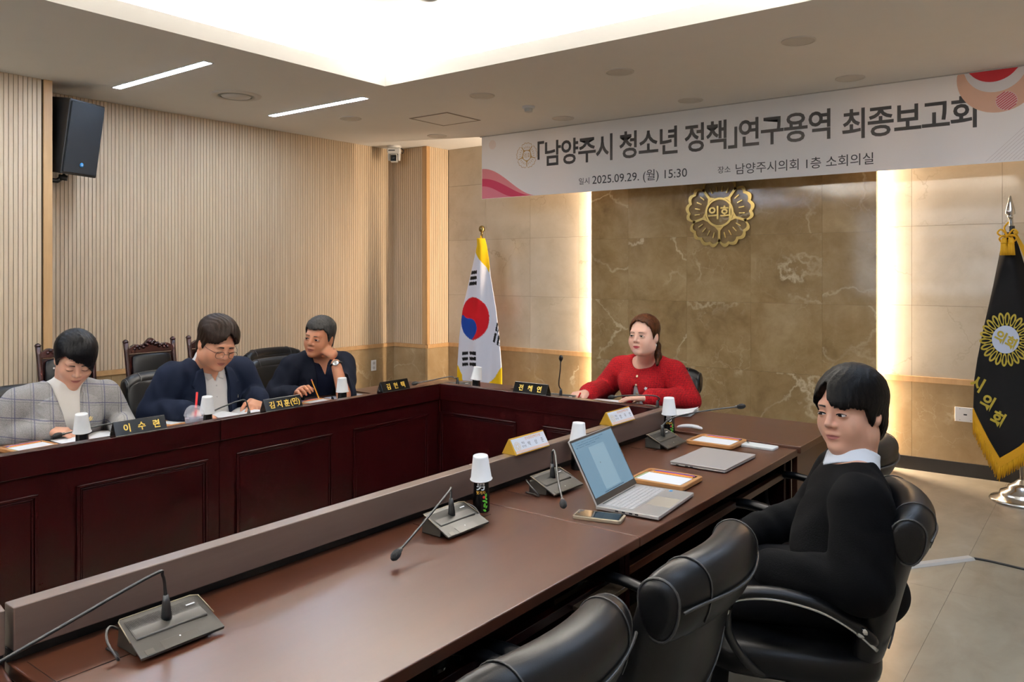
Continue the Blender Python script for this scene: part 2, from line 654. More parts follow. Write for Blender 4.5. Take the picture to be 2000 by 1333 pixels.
# -------- back wall
wb = struct('wall_back', MB().box((RX0, RY1, 0), (RX1, RY1 + .1, RZ)), M_JOINT, label='back wall of beige and brown marble tiles')
SY = 6.64
PX0, PX1, PY = -4.02, -1.466, 6.55
zs = [TRIM1, 1.245, 1.845, 2.445, RZ]
for xs in ([CPIL_X + .014, -5.40, -4.81, -4.22, PX0 + .12], [PX1 - .12, -1.238, -.65, -.06, .53, RX1]):
    for a, b in zip(xs, xs[1:]):
        for c, d in zip(zs, zs[1:]):
            obj('wall_tile', MB().box((-(b - a) / 2 + .0008, 0, -(d - c) / 2 + .0008), ((b - a) / 2 - .0008, RY1 - SY, (d - c) / 2 - .0008)),
                M_MARB_SIDE, wb, M=TR((a + b) / 2, SY, (c + d) / 2))
        obj('wainscot_tile', MB().box((-(b - a) / 2 + .0008, 0, -.284), ((b - a) / 2 - .0008, RY1 - SY, .284)), M_MARB_LOW, wb, M=TR((a + b) / 2, SY, (BASE + TRIM0) / 2))
    obj('chair_rail', MB().box((xs[0], SY - .008, TRIM0), (xs[-1], RY1, TRIM1)), M_TRIM, wb, bevel=.0015)
    obj('baseboard', MB().box((xs[0], SY - .008, 0), (xs[-1], RY1, BASE)), plain('14100d', 0.4), wb, bevel=.0015)
# raised brown panel in front of the wall
pn = obj('marble_panel', MB().box((PX0 + .03, PY + .012, 0), (PX1 - .03, 6.59, RZ - .002)), M_JOINT, wb)
obj('panel_core', MB().box((PX0 + .12, 6.59, 0), (PX1 - .12, RY1, RZ - .002)), M_JOINT, wb)
obj('panel_edge', MB().box((PX0, PY + .012, 0), (PX0 + .03, 6.59, RZ - .002)).box((PX1 - .03, PY + .012, 0), (PX1, 6.59, RZ - .002)), plain('b98f68', 0.4), wb)
xs = [PX0, -3.619, -3.034, -2.454, -1.87, PX1]
zs2 = [0, BASE, .668, 1.239, 1.809, 2.38, RZ - .004]
for a, b in zip(xs, xs[1:]):
    for c, d in zip(zs2, zs2[1:]):
        obj('panel_tile', MB().box((-(b - a) / 2 + .0006, 0, -(d - c) / 2 + .0006), ((b - a) / 2 - .0006, .012, (d - c) / 2 - .0006)),
            M_MARB_BROWN if c > 0 else plain('14100d', 0.4), pn, M=TR((a + b) / 2, PY, (c + d) / 2))

# -------- walls behind the camera
M_PLAIN_WALL = plain('c2b6a4', 0.7, var=0.03)
wr = struct('wall_right', MB().box((RX1, RY0, 0), (RX1 + .1, RY1, RZ)), M_PLAIN_WALL, label='plain beige right wall')
wf = struct('wall_front', MB().box((RX0, RY0 - .1, 0), (RX1, RY0, RZ)), M_PLAIN_WALL, label='plain beige front wall with a projection screen')

# ================================================================== CEILING FITTINGS
M_LAMP = glow('cfe3ff', 34.0, 'led_diffuser')
def linear_light(x, y, lab):
    r = thing('linear_light', lab, 'ceiling light', TR(x, y, RZ), 'recessed strip lights')
    obj('diffuser', MB().box((-.595, -.028, -.004), (.595, .028, -.001)), M_LAMP, r)
    obj('frame', MB().box((-.61, -.036, -.003), (-.595, .036, 0)).box((.595, -.036, -.003), (.61, .036, 0))
        .box((-.595, -.036, -.003), (.595, -.028, 0)).box((-.595, .028, -.003), (.595, .036, 0)), plain('d5d5d2', 0.5), r)
    return r
linear_light(-5.29, 2.915, 'recessed strip light on the ceiling, nearer the wall loudspeaker')
linear_light(-5.27, 4.255, 'recessed strip light on the ceiling, nearer the dome camera corner')
for y in (1.575, .235, -1.105, -2.445):
    linear_light(-5.28, y, 'recessed strip light further along the slatted wall')
for y in (4.255, 2.915, 1.575, .235, -1.105, -2.445):
    linear_light(-.18, y, 'recessed strip light above the aisle by the right wall')

M_GRILLE = plain('cdc8c0', 0.8, bump=0.4, bscale=900)
M_RING = plain('cfcac2', 0.6)
sp0 = None
def ceiling_speaker(x, y, lab):
    r = thing('ceiling_speaker', lab, 'ceiling speaker', TR(x, y, RZ), 'round ceiling speakers')
    obj('rim', MB().lathe([(.098, 0), (.098, -.005), (.088, -.008), (.086, -.004)], 40, caps=False), M_RING, r, smooth=True)
    obj('grille', MB().lathe([(.087, -.004), (.06, -.007), (.001, -.008)], 40, caps=False), M_GRILLE, r, smooth=True)
for (x, nx) in ((-5.41, 'the slatted wall'), (-3.90, 'the access hatch'), (-2.69, 'the emblem axis'), (-1.49, 'the banner end with red circles')):
    for (y, ny) in ((4.75, 'in row beside light cove'), (5.88, 'in row beside banner')):
        ceiling_speaker(x, y, 'round ceiling speaker %s, towards %s' % (ny, nx))

r = thing('air_diffuser', 'round white air diffuser between the two strip lights', 'air vent', TR(-5.41, 3.60, RZ))
obj('outer_ring', MB().lathe([(.19, 0), (.185, -.006), (.14, -.010), (.135, -.002), (.13, .0)], 48, caps=False), M_RING, r, smooth=True)
obj('inner_ring', MB().lathe([(.132, -.001), (.126, -.010), (.118, -.012), (.116, -.002)], 48, caps=False), plain('9a9a92', 0.6), r, smooth=True)
obj('disc', MB().lathe([(.108, -.001), (.106, -.012), (.001, -.014)], 48, caps=False), M_RING, r, smooth=True)

r = thing('smoke_detector', 'small white smoke detector on the ceiling before the banner', 'smoke detector', TR(-3.85, 5.29, RZ))
obj('base', MB().lathe([(.052, 0), (.052, -.012), (.046, -.02)], 32), plain('dad9d6', 0.5), r, auto=40)
obj('sensor', MB().lathe([(.034, -.02), (.032, -.045), (.02, -.05)], 32), plain('c4c4c2', 0.5), r, auto=40)

r = thing('access_hatch', 'square ceiling access hatch with a dark outline', 'hatch', TR(-4.765, 5.285, RZ))
obj('panel', MB().box((-.205, -.205, -.003), (.205, .205, -.0005)), M_WHITE_CEIL, r)
fr = MB()
for a, b in (((-.225, -.225), (.225, -.207)), ((-.225, .207), (.225, .225)), ((-.225, -.207), (-.207, .207)), ((.207, -.207), (.225, .207))):
    fr.box((a[0], a[1], -.004), (b[0], b[1], -.0005))
obj('frame', fr, plain('8d8478', 0.6), r)

def downlight(x, y, z, lab):
    r = thing('downlight', lab, 'downlight', TR(x, y, z), 'downlights in the raised ceiling')
    obj('trim_ring', MB().lathe([(.085, 0), (.083, -.006), (.066, -.010), (.062, -.004)], 40, caps=False), plain('e8e6e2', 0.4), r, smooth=True)
    obj('reflector', MB().lathe([(.063, -.004), (.045, -.001), (.001, -.0005)], 40, caps=False), plain('b9b2a8', 0.35, metal=0.3), r, smooth=True)
p = atz(681, 61, UPZ)
downlight(p.x, p.y, UPZ, 'round white downlight in the raised ceiling, in full view')
p = atz(835, -6, UPZ)
downlight(p.x, p.y, UPZ, 'round white downlight in the raised ceiling, cut by the picture edge')

# dome camera in the corner
r = thing('ptz_camera', 'white dome camera hanging in the slatted corner', 'camera', TR(-6.22, 6.08, RZ) @ RZm(math.radians(38)))
obj('mount', MB().lathe([(.075, 0), (.075, -.018), (.07, -.026)], 32), plain('d6d3cd', 0.45), r, auto=40)
obj('yoke', MB().rings([[(sx * w, y, z) for sx, y in ((-1, -d), (1, -d), (1, d), (-1, d))] for z, w, d in ((-.026, .07, .06), (-.06, .072, .058), (-.09, .066, .05))]), plain('d6d3cd', 0.45), r, bevel=.012, seg=3)
for s in (-1, 1):
    obj('arm', MB().rings([[(s * .054 + dx, dy, z) for dx, dy in ((-.011, -w), (.011, -w), (.011, w), (-.011, w))] for z, w in ((-.085, .045), (-.12, .04), (-.16, .02))]), plain('d6d3cd', 0.45), r, bevel=.006)
hd = obj('camera_head', MB().cbox((0, -.01, -.135), (.076, .09, .085)), plain('cfccc6', 0.4), r, bevel=.012, seg=3)
obj('lens_window', MB().cbox((0, -.058, -.137), (.062, .01, .066)), plain('0b0b0c', 0.12), hd, bevel=.006)
obj('lens', MB().lathe([(.02, 0), (.018, .006), (.008, .008)], 24, M=TR(0, -.063, -.137) @ RX(math.pi / 2)), plain('1b2026', 0.08), hd, smooth=True)
obj('vent_slot', MB().cbox((-.02, -.058, -.055), (.07, .006, .010)), M_BLACK, r)
obj('cable', MB().tube(spline([(.07, .02, -.02), (.10, .02, -.05), (.085, .03, -.075), (.06, .05, -.05)]), .005), M_BLACK, r, smooth=True)

# wall loudspeaker: hangs on the end face of the near pilaster
r = thing('wall_loudspeaker', 'black loudspeaker tilted down on the slatted wall', 'loudspeaker', basis((-6.02, 2.74, 2.47), (math.cos(math.radians(112)), math.sin(math.radians(112)), 0), (0, 0, 1)) @ RX(math.radians(9)))
obj('cabinet', MB().prism([(-.17, 0), (.17, 0), (.11, -.26), (-.11, -.26)], -.27, .27, RX(math.pi / 2) @ RX(math.pi) @ RX(math.pi / 2)).box((0, 0, 0), (.001, .001, .001)) if False else
    MB().rings([[(x, z, y) for x, y in ((-.165, .0), (.165, .0), (.11, -.27), (-.11, -.27))] for z in (-.27, .27)]), plain('08090a', 0.5), r, bevel=.008)
gr = obj('grille', MB().cbox((0, 0, .004), (.305, .51, .012)), plain('0b0f14', 0.7, bump=0.6, bscale=1400), r, bevel=.004)
obj('badge', MB().lathe([(.017, 0), (.016, .003), (.001, .004)], 24, M=TR(0, -.19, .011)), plain('1f7fb5', 0.4), gr, smooth=True)
text('badge_mark', 'db', M_PAPER, gr, TR(0, -.19, .0155), size=.016)
obj('bracket', MB().tube([(-.02, -.28, -.10), (-.06, -.33, -.13), (-.14, -.33, -.16)], .018).lathe([(.03, -.02), (.03, .02)], 16, M=TR(-.03, -.30, -.11) @ RX(math.pi / 2)), M_BLACK, r, smooth=True)

# wall plates
r = thing('power_outlet', 'white double power outlet on the brown wainscot', 'outlet', basis((RX0 + .012, 5.98, .48), (0, 1, 0), (0, 0, 1)))
obj('plate', MB().cbox((0, 0, .004), (.07, .115, .008)), plain('e6e4e0', 0.4), r, bevel=.002)
for zz in (-.026, .026):
    s = obj('socket', MB().lathe([(.019, .008), (.019, .010), (.015, .009), (.001, .0085)], 24, M=TR(0, zz, 0)), plain('cfccc6', 0.5), r, smooth=True)
    obj('pin_hole', MB().lathe([(.0028, .0095), (.001, .0097)], 10, M=TR(-.006, zz, 0)).lathe([(.0028, .0095), (.001, .0097)], 10, M=TR(.006, zz, 0)), M_BLACK, s)
p = aty(1882, 810, SY)
r = thing('wall_plate', 'white square connection plate on the wainscot behind the dark flag', 'wall plate', basis((p.x, SY, p.z), (1, 0, 0), (0, 0, 1)))
obj('plate', MB().cbox((.012, 0, .004), (.135, .105, .008)), plain('dedcd8', 0.4), r, bevel=.002)
obj('port', MB().cbox((.012, 0, .0085), (.022, .009, .002)), M_BLACK, r)
for sx in (-1, 1):
    for sy in (-1, 1):
        obj('screw', MB().lathe([(.003, .008), (.0025, .0095)], 10, M=TR(.012 + sx * .035, sy * .04, 0)), plain('8b8780', 0.4, metal=.8), r)

# projection screen on the wall behind the camera
r = thing('projection_screen', 'lit white projection screen on the front wall', 'screen', TR(-2.9, RY0 + .002, 1.9))
obj('casing', MB().box((-1.45, 0, .82), (1.45, .09, .9)), plain('d8d6d2', .5), r, bevel=.01)
obj('fabric', MB().box((-1.35, .05, -.85), (1.35, .056, .82)), glow('dfe8f0', 1.1, 'projected_slide'), r)
sl = MB()
for k, (w, z) in enumerate(((1.0, .5), (.8, .2), (1.1, -.05), (.6, -.3), (.9, -.55))):
    sl.box((-w, .057, z - .05), (w, .059, z + .05))
obj('slide_text', sl, plain('6f7884', .8), r)
obj('bottom_bar', MB().box((-1.36, .045, -.88), (1.36, .062, -.85)), M_BLACK, r)

# ================================================================== BANNER
BY, BX0, BX1, BZ0, BZ1 = 6.2, -5.094, 0.20, 2.23, 2.853
t = NT('banner_cloth')
t.set('f6f3f1', 0.6)
tr = t.n('ShaderNodeBsdfTranslucent')
tr.inputs[0].default_value = lin('f6f3f1')
mx = t.n('ShaderNodeMixShader')
mx.inputs[0].default_value = 0.2
t.l(t.b.outputs[0], mx.inputs[1]); t.l(tr.outputs[0], mx.inputs[2]); t.l(mx.outputs[0], t.out.inputs[0])
M_BANNER = t.m
bn = thing('banner', 'wide white printed banner hung across the marble wall', 'banner', TR(0, BY, 0))
obj('cloth', MB().box((BX0, 0, BZ0), (BX1, .002, BZ1)), M_BANNER, bn)
obj('rail', MB().box((BX0 - .02, -.008, BZ1), (BX1, .012, RZ - .0005)), plain('b9b4ae', .5), bn)


def BP(px, py):
    q = aty(px, py, BY)
    return q.x, q.z


def btext(name, body, x0, y0, x1, y1, mat, bold=0.0, space=1.0, tall=1.0):
    """Print between two pixel points on the banner (mid-line ends)."""
    a, b = BP(x0, y0), BP(x1, y1)
    M = basis(((a[0] + b[0]) / 2, -.0015, (a[1] + b[1]) / 2), (1, 0, 0), (0, 0, 1))
    vs, fs = text_geo(body, width=b[0] - a[0], bold=bold, spacing=space)
    vs = [(x, y * tall, z) for x, y, z in vs]
    # one printed character = one part: sort the outlines into columns that do not touch
    sp = sorted(((min(vs[i][0] for i in f), max(vs[i][0] for i in f)), k) for k, f in enumerate(fs))
    cols = []
    for (lo_, hi_), k in sp:
        if cols and lo_ < cols[-1][1] + 1e-5:
            cols[-1][1] = max(cols[-1][1], hi_)
            cols[-1][2].append(k)
        else:
            cols.append([lo_, hi_, [k]])
    for _, _, ks in cols:
        ids = sorted({i for k in ks for i in fs[k]})
        mp = {q: n for n, q in enumerate(ids)}
        obj(name, MB().add([vs[q] for q in ids], [tuple(mp[q] for q in fs[k]) for k in ks], M), mat, bn)


INK = plain('3a3633', .6)
INK2 = plain('2c2a2a', .6)
a = BP(1054, 300); b = BP(1437, 262); c = BP(1443, 252); d = BP(1620, 234); e = BP(1645, 222); f = BP(1908, 222)
btext('headline', '「남양주시 청소년 정책」', 1050, 300, 1440, 262, INK, .018, .90, 1.16)
btext('headline', '연구용역', 1443, 259, 1622, 243, INK, .018, .90, 1.16)
btext('headline', '최종보고회', 1645, 242, 1908, 219, INK, .018, .90, 1.16)
btext('date_caption', '일시', 1131, 355, 1151, 353, INK2)
btext('date_line', '2025.09.29. (월) 15:30', 1157, 351, 1342, 340, INK2, .003)
btext('place_caption', '장소', 1402, 333, 1427, 330, INK2)
btext('place_line', '남양주시의회 1층 소회의실', 1437, 328, 1706, 312, INK2, .003)


def bshape(name, pts, mat, dy):
    return obj(name, MB().prism([(x, z) for x, z in pts], 0, .0008, basis((0, dy, 0), (1, 0, 0), (0, 0, 1))), mat, bn)


# pink waves in the lower left corner
bz = BZ0 + .004
def wave(top0, top1, x_end, mat, dy, name):
    pts = [(BX0 + .006, bz)]
    n = 24
    L = x_end - BX0
    cur = []
    for k in range(n + 1):
        s = k / n
        h = top0 * (0.5 + 0.5 * math.cos(math.pi * s)) ** 0.9
        cur.append((BX0 + .006 + L * s, bz + max(h, .0005)))
    return bshape(name, [(BX0 + .006, bz)] + [(x, z) for x, z in reversed(cur)][0:] + [], mat, dy)
wave(.30, 0, BX0 + .66, plain('e58a8e', .6), -.001, 'wave')
wave(.20, 0, BX0 + .62, plain('cf3a5b', .6), -.002, 'wave')
wave(.125, 0, BX0 + .40, plain('e07f8e', .6), -.003, 'wave')
def disc(name, px, py, r, mat, dy, clip=True, r0=0):
    x, z = BP(px, py)
    pts = [(x + r * math.cos(k * math.pi / 24), min(BZ1 - .002, z + r * math.sin(k * math.pi / 24))) for k in range(48)]
    return bshape(name, pts, mat, dy)
disc('corner_circle', 1950, 148, .245, plain('e8b99c', .6), -.001)
disc('corner_circle', 1944, 126, .185, plain('eee6e2', .6), -.002)
disc('corner_circle', 1940, 112, .165, plain('c9262f', .6), -.003)
disc('corner_dot', 1966, 197, .063, plain('e9c4bd', .6), -.004)
st = MB()
x, z = BP(1966, 197)
for k in range(-4, 5):
    h = .058 * math.sqrt(max(0, 1 - (k / 4.6) ** 2))
    o = k * .0135
    st.box((-h, o - .003, 0), (h, o + .003, .0008), basis((x, -.0055, z), (.8, 0, .6), (-.6, 0, .8)))
obj('dot_stripes', st, plain('cf3f49', .6), bn)
ln = MB()
for k in range(11):
    x0, z0 = BP(1925 + k * 9, 316)
    ln.box((0, -.0006, 0), (.30 - .0 * k, .0006, .0006), basis((x0, -.001, BZ0 + .012), (.72, 0, .69), (-.69, 0, .72)))
obj('corner_lines', ln, plain('b7a8a4', .6), bn)
sd = MB()
x, z = BP(962, 283)
for k in range(-4, 5):
    h = .045 * math.sqrt(max(0, 1 - (k / 4.6) ** 2))
    sd.box((-h, k * .010 - .0015, 0), (h, k * .010 + .0015, .0006), basis((x, -.001, z), (.7, 0, .7), (-.7, 0, .7)))
obj('corner_stripes', sd, plain('e9c8b8', .6), bn)


# ---------- flower emblem: five scalloped petals round a ring
def emblem_outline(R, n=240, lobes=4, notch=.15, scal=.075):
    pts = []
    for k in range(n):
        th = 2 * math.pi * k / n
        q = ((th - math.pi / 2) / (2 * math.pi / 5) + .5) % 1.0       # 0..1 within one petal
        env = 1 - notch * (abs(2 * q - 1) ** 5)
        sc = 1 + scal * (abs(math.sin(lobes * math.pi * q)) - .6)
        pts.append((R * env * sc * math.cos(th), R * env * sc * math.sin(th)))
    return pts


def emblem(mb, R, th, M, t_out=.1, stamens=True, ring=.42):
    o = emblem_outline(R)
    i_ = [(x * (1 - t_out), y * (1 - t_out)) for x, y in o]
    n = len(o)
    vs = [(x, y, 0) for x, y in o] + [(x, y, 0) for x, y in i_] + [(x, y, th) for x, y in o] + [(x, y, th) for x, y in i_]
    fs = []
    for k in range(n):
        j = (k + 1) % n
        fs += [(2 * n + k, 2 * n + j, 3 * n + j, 3 * n + k), (k, j, 2 * n + j, 2 * n + k), (n + j, n + k, 3 * n + k, 3 * n + j)]
    mb.add(vs, fs, M)
    m = 48
    rr = [(ring * R, 0), (ring * R, th), ((ring - .06) * R, th), ((ring - .06) * R, 0)]
    mb.rings([[(r * math.cos(2 * math.pi * k / m), r * math.sin(2 * math.pi * k / m), z) for k in range(m)] for r, z in rr + rr[:1]], False, M)
    for k in range(5):
        a = math.pi / 2 + (k + .5) * 2 * math.pi / 5
        A = M @ RZm(a)
        mb.prism([(ring * R * .97, -.13 * R), (ring * R * 1.22, -.035 * R), (R * .84, -.035 * R), (R * .84, .035 * R), (ring * R * 1.22, .035 * R), (ring * R * .97, .13 * R)], 0, th, A)
        if stamens:
            for q in (-.30, -.1, .1, .30):
                B = M @ RZm(math.pi / 2 + k * 2 * math.pi / 5 + q * 1.25)
                mb.box((R * .58, -.016 * R, 0), (R * .74, .016 * R, th), B)


em = thing('wall_emblem', 'gold flower shaped emblem fixed to the brown marble', 'emblem', basis((-2.722, PY - .012, 2.01), (1, 0, 0), (0, 0, 1)))
eb = MB()
emblem(eb, .305, .012, Matrix())
obj('flower', eb, M_GOLD, em)
text('lettering', '의회', M_GOLD, em, TR(0, 0, .004), size=.12, bold=.003, extrude=.005)
x, z = BP(1029, 304)
eb = MB()
emblem(eb, .122, .0008, basis((x, -.0012, z), (1, 0, 0), (0, 0, 1)), t_out=.035, ring=.44)
obj('printed_emblem', eb, plain('c9a262', .5), bn)
text('emblem_print', '의회', plain('c9a262', .5), bn, basis((x, -.0015, z), (1, 0, 0), (0, 0, 1)), size=.055)

# ================================================================== DESKS
BT, WT, WTB = 0.845, 0.73, 0.74           # ledge top, work top, head-table top
LX, RX_, BYF = -3.15, -1.71, 3.45         # ledge faces: left desks, right desks (user side), head table
RE = -1.10                                # user edge of the right desks


def moulding(parent, M, w0, w1, z0, z1):
    """A raised frame moulding with a field panel inside, on the local x-z face (normal -y)."""
    b = MB()
    for a, t, o in (((.0), .012, .012), ((.014), .008, .007)):
        for p, q in (((w0 + a, z0 + a), (w1 - a, z0 + a + t)), ((w0 + a, z1 - a - t), (w1 - a, z1 - a)), ((w0 + a, z0 + a), (w0 + a + t, z1 - a)), ((w1 - a - t, z0 + a), (w1 - a, z1 - a))):
            b.box((p[0], -o, p[1]), (q[0], .001, q[1]))
    obj('panel_moulding', b, M_DARKWOOD, parent, M=M, bevel=.003)
    obj('field_panel', MB().box((w0 + .024, -.003, z0 + .024), (w1 - .024, .001, z1 - .024)), M_DARKWOOD, parent, M=M, bevel=.002)


def front(parent, M, L, spans, mat=None, ledge=True):
    """Front of a desk on local x (0..L), outward normal -y, z up."""
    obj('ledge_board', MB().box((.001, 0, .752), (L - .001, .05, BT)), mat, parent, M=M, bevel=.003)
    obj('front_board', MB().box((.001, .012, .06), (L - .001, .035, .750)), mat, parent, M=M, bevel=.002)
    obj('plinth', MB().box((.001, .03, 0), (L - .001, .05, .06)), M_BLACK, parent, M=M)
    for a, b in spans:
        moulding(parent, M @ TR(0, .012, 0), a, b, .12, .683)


def yL(px):
    return atx(px, 900, LX).y


# left row
M_GAPBLACK = plain('070505', .6)
for nm, y0, y1, lab, cuts in (
        ('desk', .62, 2.02, 'dark mahogany desk before the woman in the checked jacket', None),
        ('desk', 2.02, 3.4485, 'dark mahogany desk before the two men in navy jackets', None)):
    r = thing('council_desk', lab, 'desk', TR(0, 0, 0), 'dark mahogany council desks')
    M = basis((LX, y0, 0), (0, 1, 0), (-1, 0, 0), (0, 0, 1))
    L = y1 - y0
    if y0 < 1:
        sp = [(yL(-200) - y0, yL(76) - y0), (yL(151) - y0, yL(408) - y0)]
    else:
        sp = [(yL(463) - y0, yL(651) - y0), (yL(692) - y0, yL(838) - y0)]
    front(r, M, L, sp, M_DARKWOOD)
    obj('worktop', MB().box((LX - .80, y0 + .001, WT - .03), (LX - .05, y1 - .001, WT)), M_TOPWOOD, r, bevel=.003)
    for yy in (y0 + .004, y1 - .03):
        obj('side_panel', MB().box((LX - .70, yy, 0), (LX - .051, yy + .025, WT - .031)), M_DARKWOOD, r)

# corner table with a rounded outer edge
r = thing('corner_table', 'mahogany corner table with a rounded edge joining two desk rows', 'desk', TR(0, 0, 0), 'dark mahogany council desks')
x0, y0, x1, y1, rad = LX - .80, 3.450, LX - .002, 4.26, .42
pl = [(x1, y0), (x1, y1)]
pl += [(x0 + rad - rad * math.sin(k * math.pi / 24), y1 - rad + rad * math.cos(k * math.pi / 24)) for k in range(13)]
pl += [(x0, y0)]
obj('worktop', MB().prism(pl, WT - .025, WT + .005), M_TOPWOOD, r, bevel=.003)
pl2 = [(x0 + .12 + (x - x0) * .84, y0 + .02 + (y - y0) * .8) for x, y in pl]
obj('body', MB().prism(pl2, 0, WT - .026), M_DARKWOOD, r)
obj('inner_post', MB().box((LX - .05, 3.4495, 0), (LX - .0005, 3.50, BT)), M_DARKWOOD, r)

# head table
r = thing('head_table', 'dark mahogany head table before the marble wall', 'desk', TR(0, 0, 0), 'dark mahogany council desks')
M = basis((LX + .0, BYF, 0), (1, 0, 0), (0, 1, 0), (0, 0, 1))
L = -1.765 - LX
def xB(px):
    return aty(px, 830, BYF).x
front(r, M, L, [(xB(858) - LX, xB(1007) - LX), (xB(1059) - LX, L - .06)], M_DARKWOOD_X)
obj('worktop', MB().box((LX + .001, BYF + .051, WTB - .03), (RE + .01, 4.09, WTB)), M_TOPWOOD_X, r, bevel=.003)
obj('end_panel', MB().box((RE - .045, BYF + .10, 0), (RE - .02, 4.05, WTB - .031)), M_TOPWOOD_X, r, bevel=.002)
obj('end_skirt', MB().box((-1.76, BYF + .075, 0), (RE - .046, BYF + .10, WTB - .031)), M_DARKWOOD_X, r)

# right row, seen from the seats
def right_desk(y0, y1, M, lab, flaps, shelf=False):
    r = thing('council_desk', lab, 'desk', M, 'dark mahogany council desks')
    obj('ledge_board', MB().box((RX_ - .045, y0 + .0015, .758), (RX_, y1 - .0015, BT)), M_LEDGE_SHEEN, r, bevel=.003)
    obj('ledge_gap_shade', MB().box((RX_ - .045, y0, WT), (RX_ - .028, y1, .758)), M_GAPBLACK, r)  # black strip: the shadow in the gap below the ledge, painted as colour
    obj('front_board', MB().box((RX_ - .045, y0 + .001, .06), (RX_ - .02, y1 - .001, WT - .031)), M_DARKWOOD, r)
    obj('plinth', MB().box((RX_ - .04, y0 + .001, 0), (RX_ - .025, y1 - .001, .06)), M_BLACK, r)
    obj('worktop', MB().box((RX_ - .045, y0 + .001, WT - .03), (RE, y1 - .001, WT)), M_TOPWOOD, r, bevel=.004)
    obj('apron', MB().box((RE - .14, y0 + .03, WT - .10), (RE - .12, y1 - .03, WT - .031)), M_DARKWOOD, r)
    obj('support_rail', MB().box((RE - .075, y0 + .03, .60), (RE - .05, y1 - .03, .625)), M_TOPWOOD if y0 > 2 else M_DARKWOOD, r, bevel=.002)  # nearer rails darkened by colour to imitate the shade beneath the desk
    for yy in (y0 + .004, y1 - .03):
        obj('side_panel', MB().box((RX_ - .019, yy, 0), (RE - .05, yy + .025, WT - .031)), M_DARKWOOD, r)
    for fy in flaps:
        obj('cable_flap', MB().box((RX_ + .0, fy - .11, WT), (RX_ + .13, fy + .11, WT + .0006)), M_GAPBLACK, r)
        obj('flap_plate', MB().box((RX_ + .0, fy - .109, WT + .0002), (RX_ + .129, fy + .109, WT + .0012)), M_TOPWOOD, r)
    if shelf:
        obj('under_shelf', MB().box((RE - .11, 1.78, .60), (RE + .0, 1.99, .612)), plain('4a3b2a', .35), r, bevel=.002)
    return r


M_LEDGE_SHEEN = wood('ledge_wood_sheen', '54443c', '645248', axis=1, scale=.8, rough=.34, stretch=10)  # paler and greyer than the desks: reflected light painted into the wood colour
right_desk(2.06, BYF + .045, Matrix(), 'mahogany desk carrying the two laptops and wooden trays', [2.32, 3.20])
right_desk(.645, 2.06, Matrix(), 'mahogany desk before the empty leather chairs', [.78, 1.86], True)
right_desk(-.75, .640, TR(RX_ - .04, .640, 0) @ RZm(math.radians(-9)) @ TR(-RX_ + .04, -.640, 0), 'mahogany desk turned at the open end of the row', [])

# ================================================================== EXECUTIVE CHAIR (faces local +y)
def sgn(v, p):
    return math.copysign(abs(v) ** p, v)


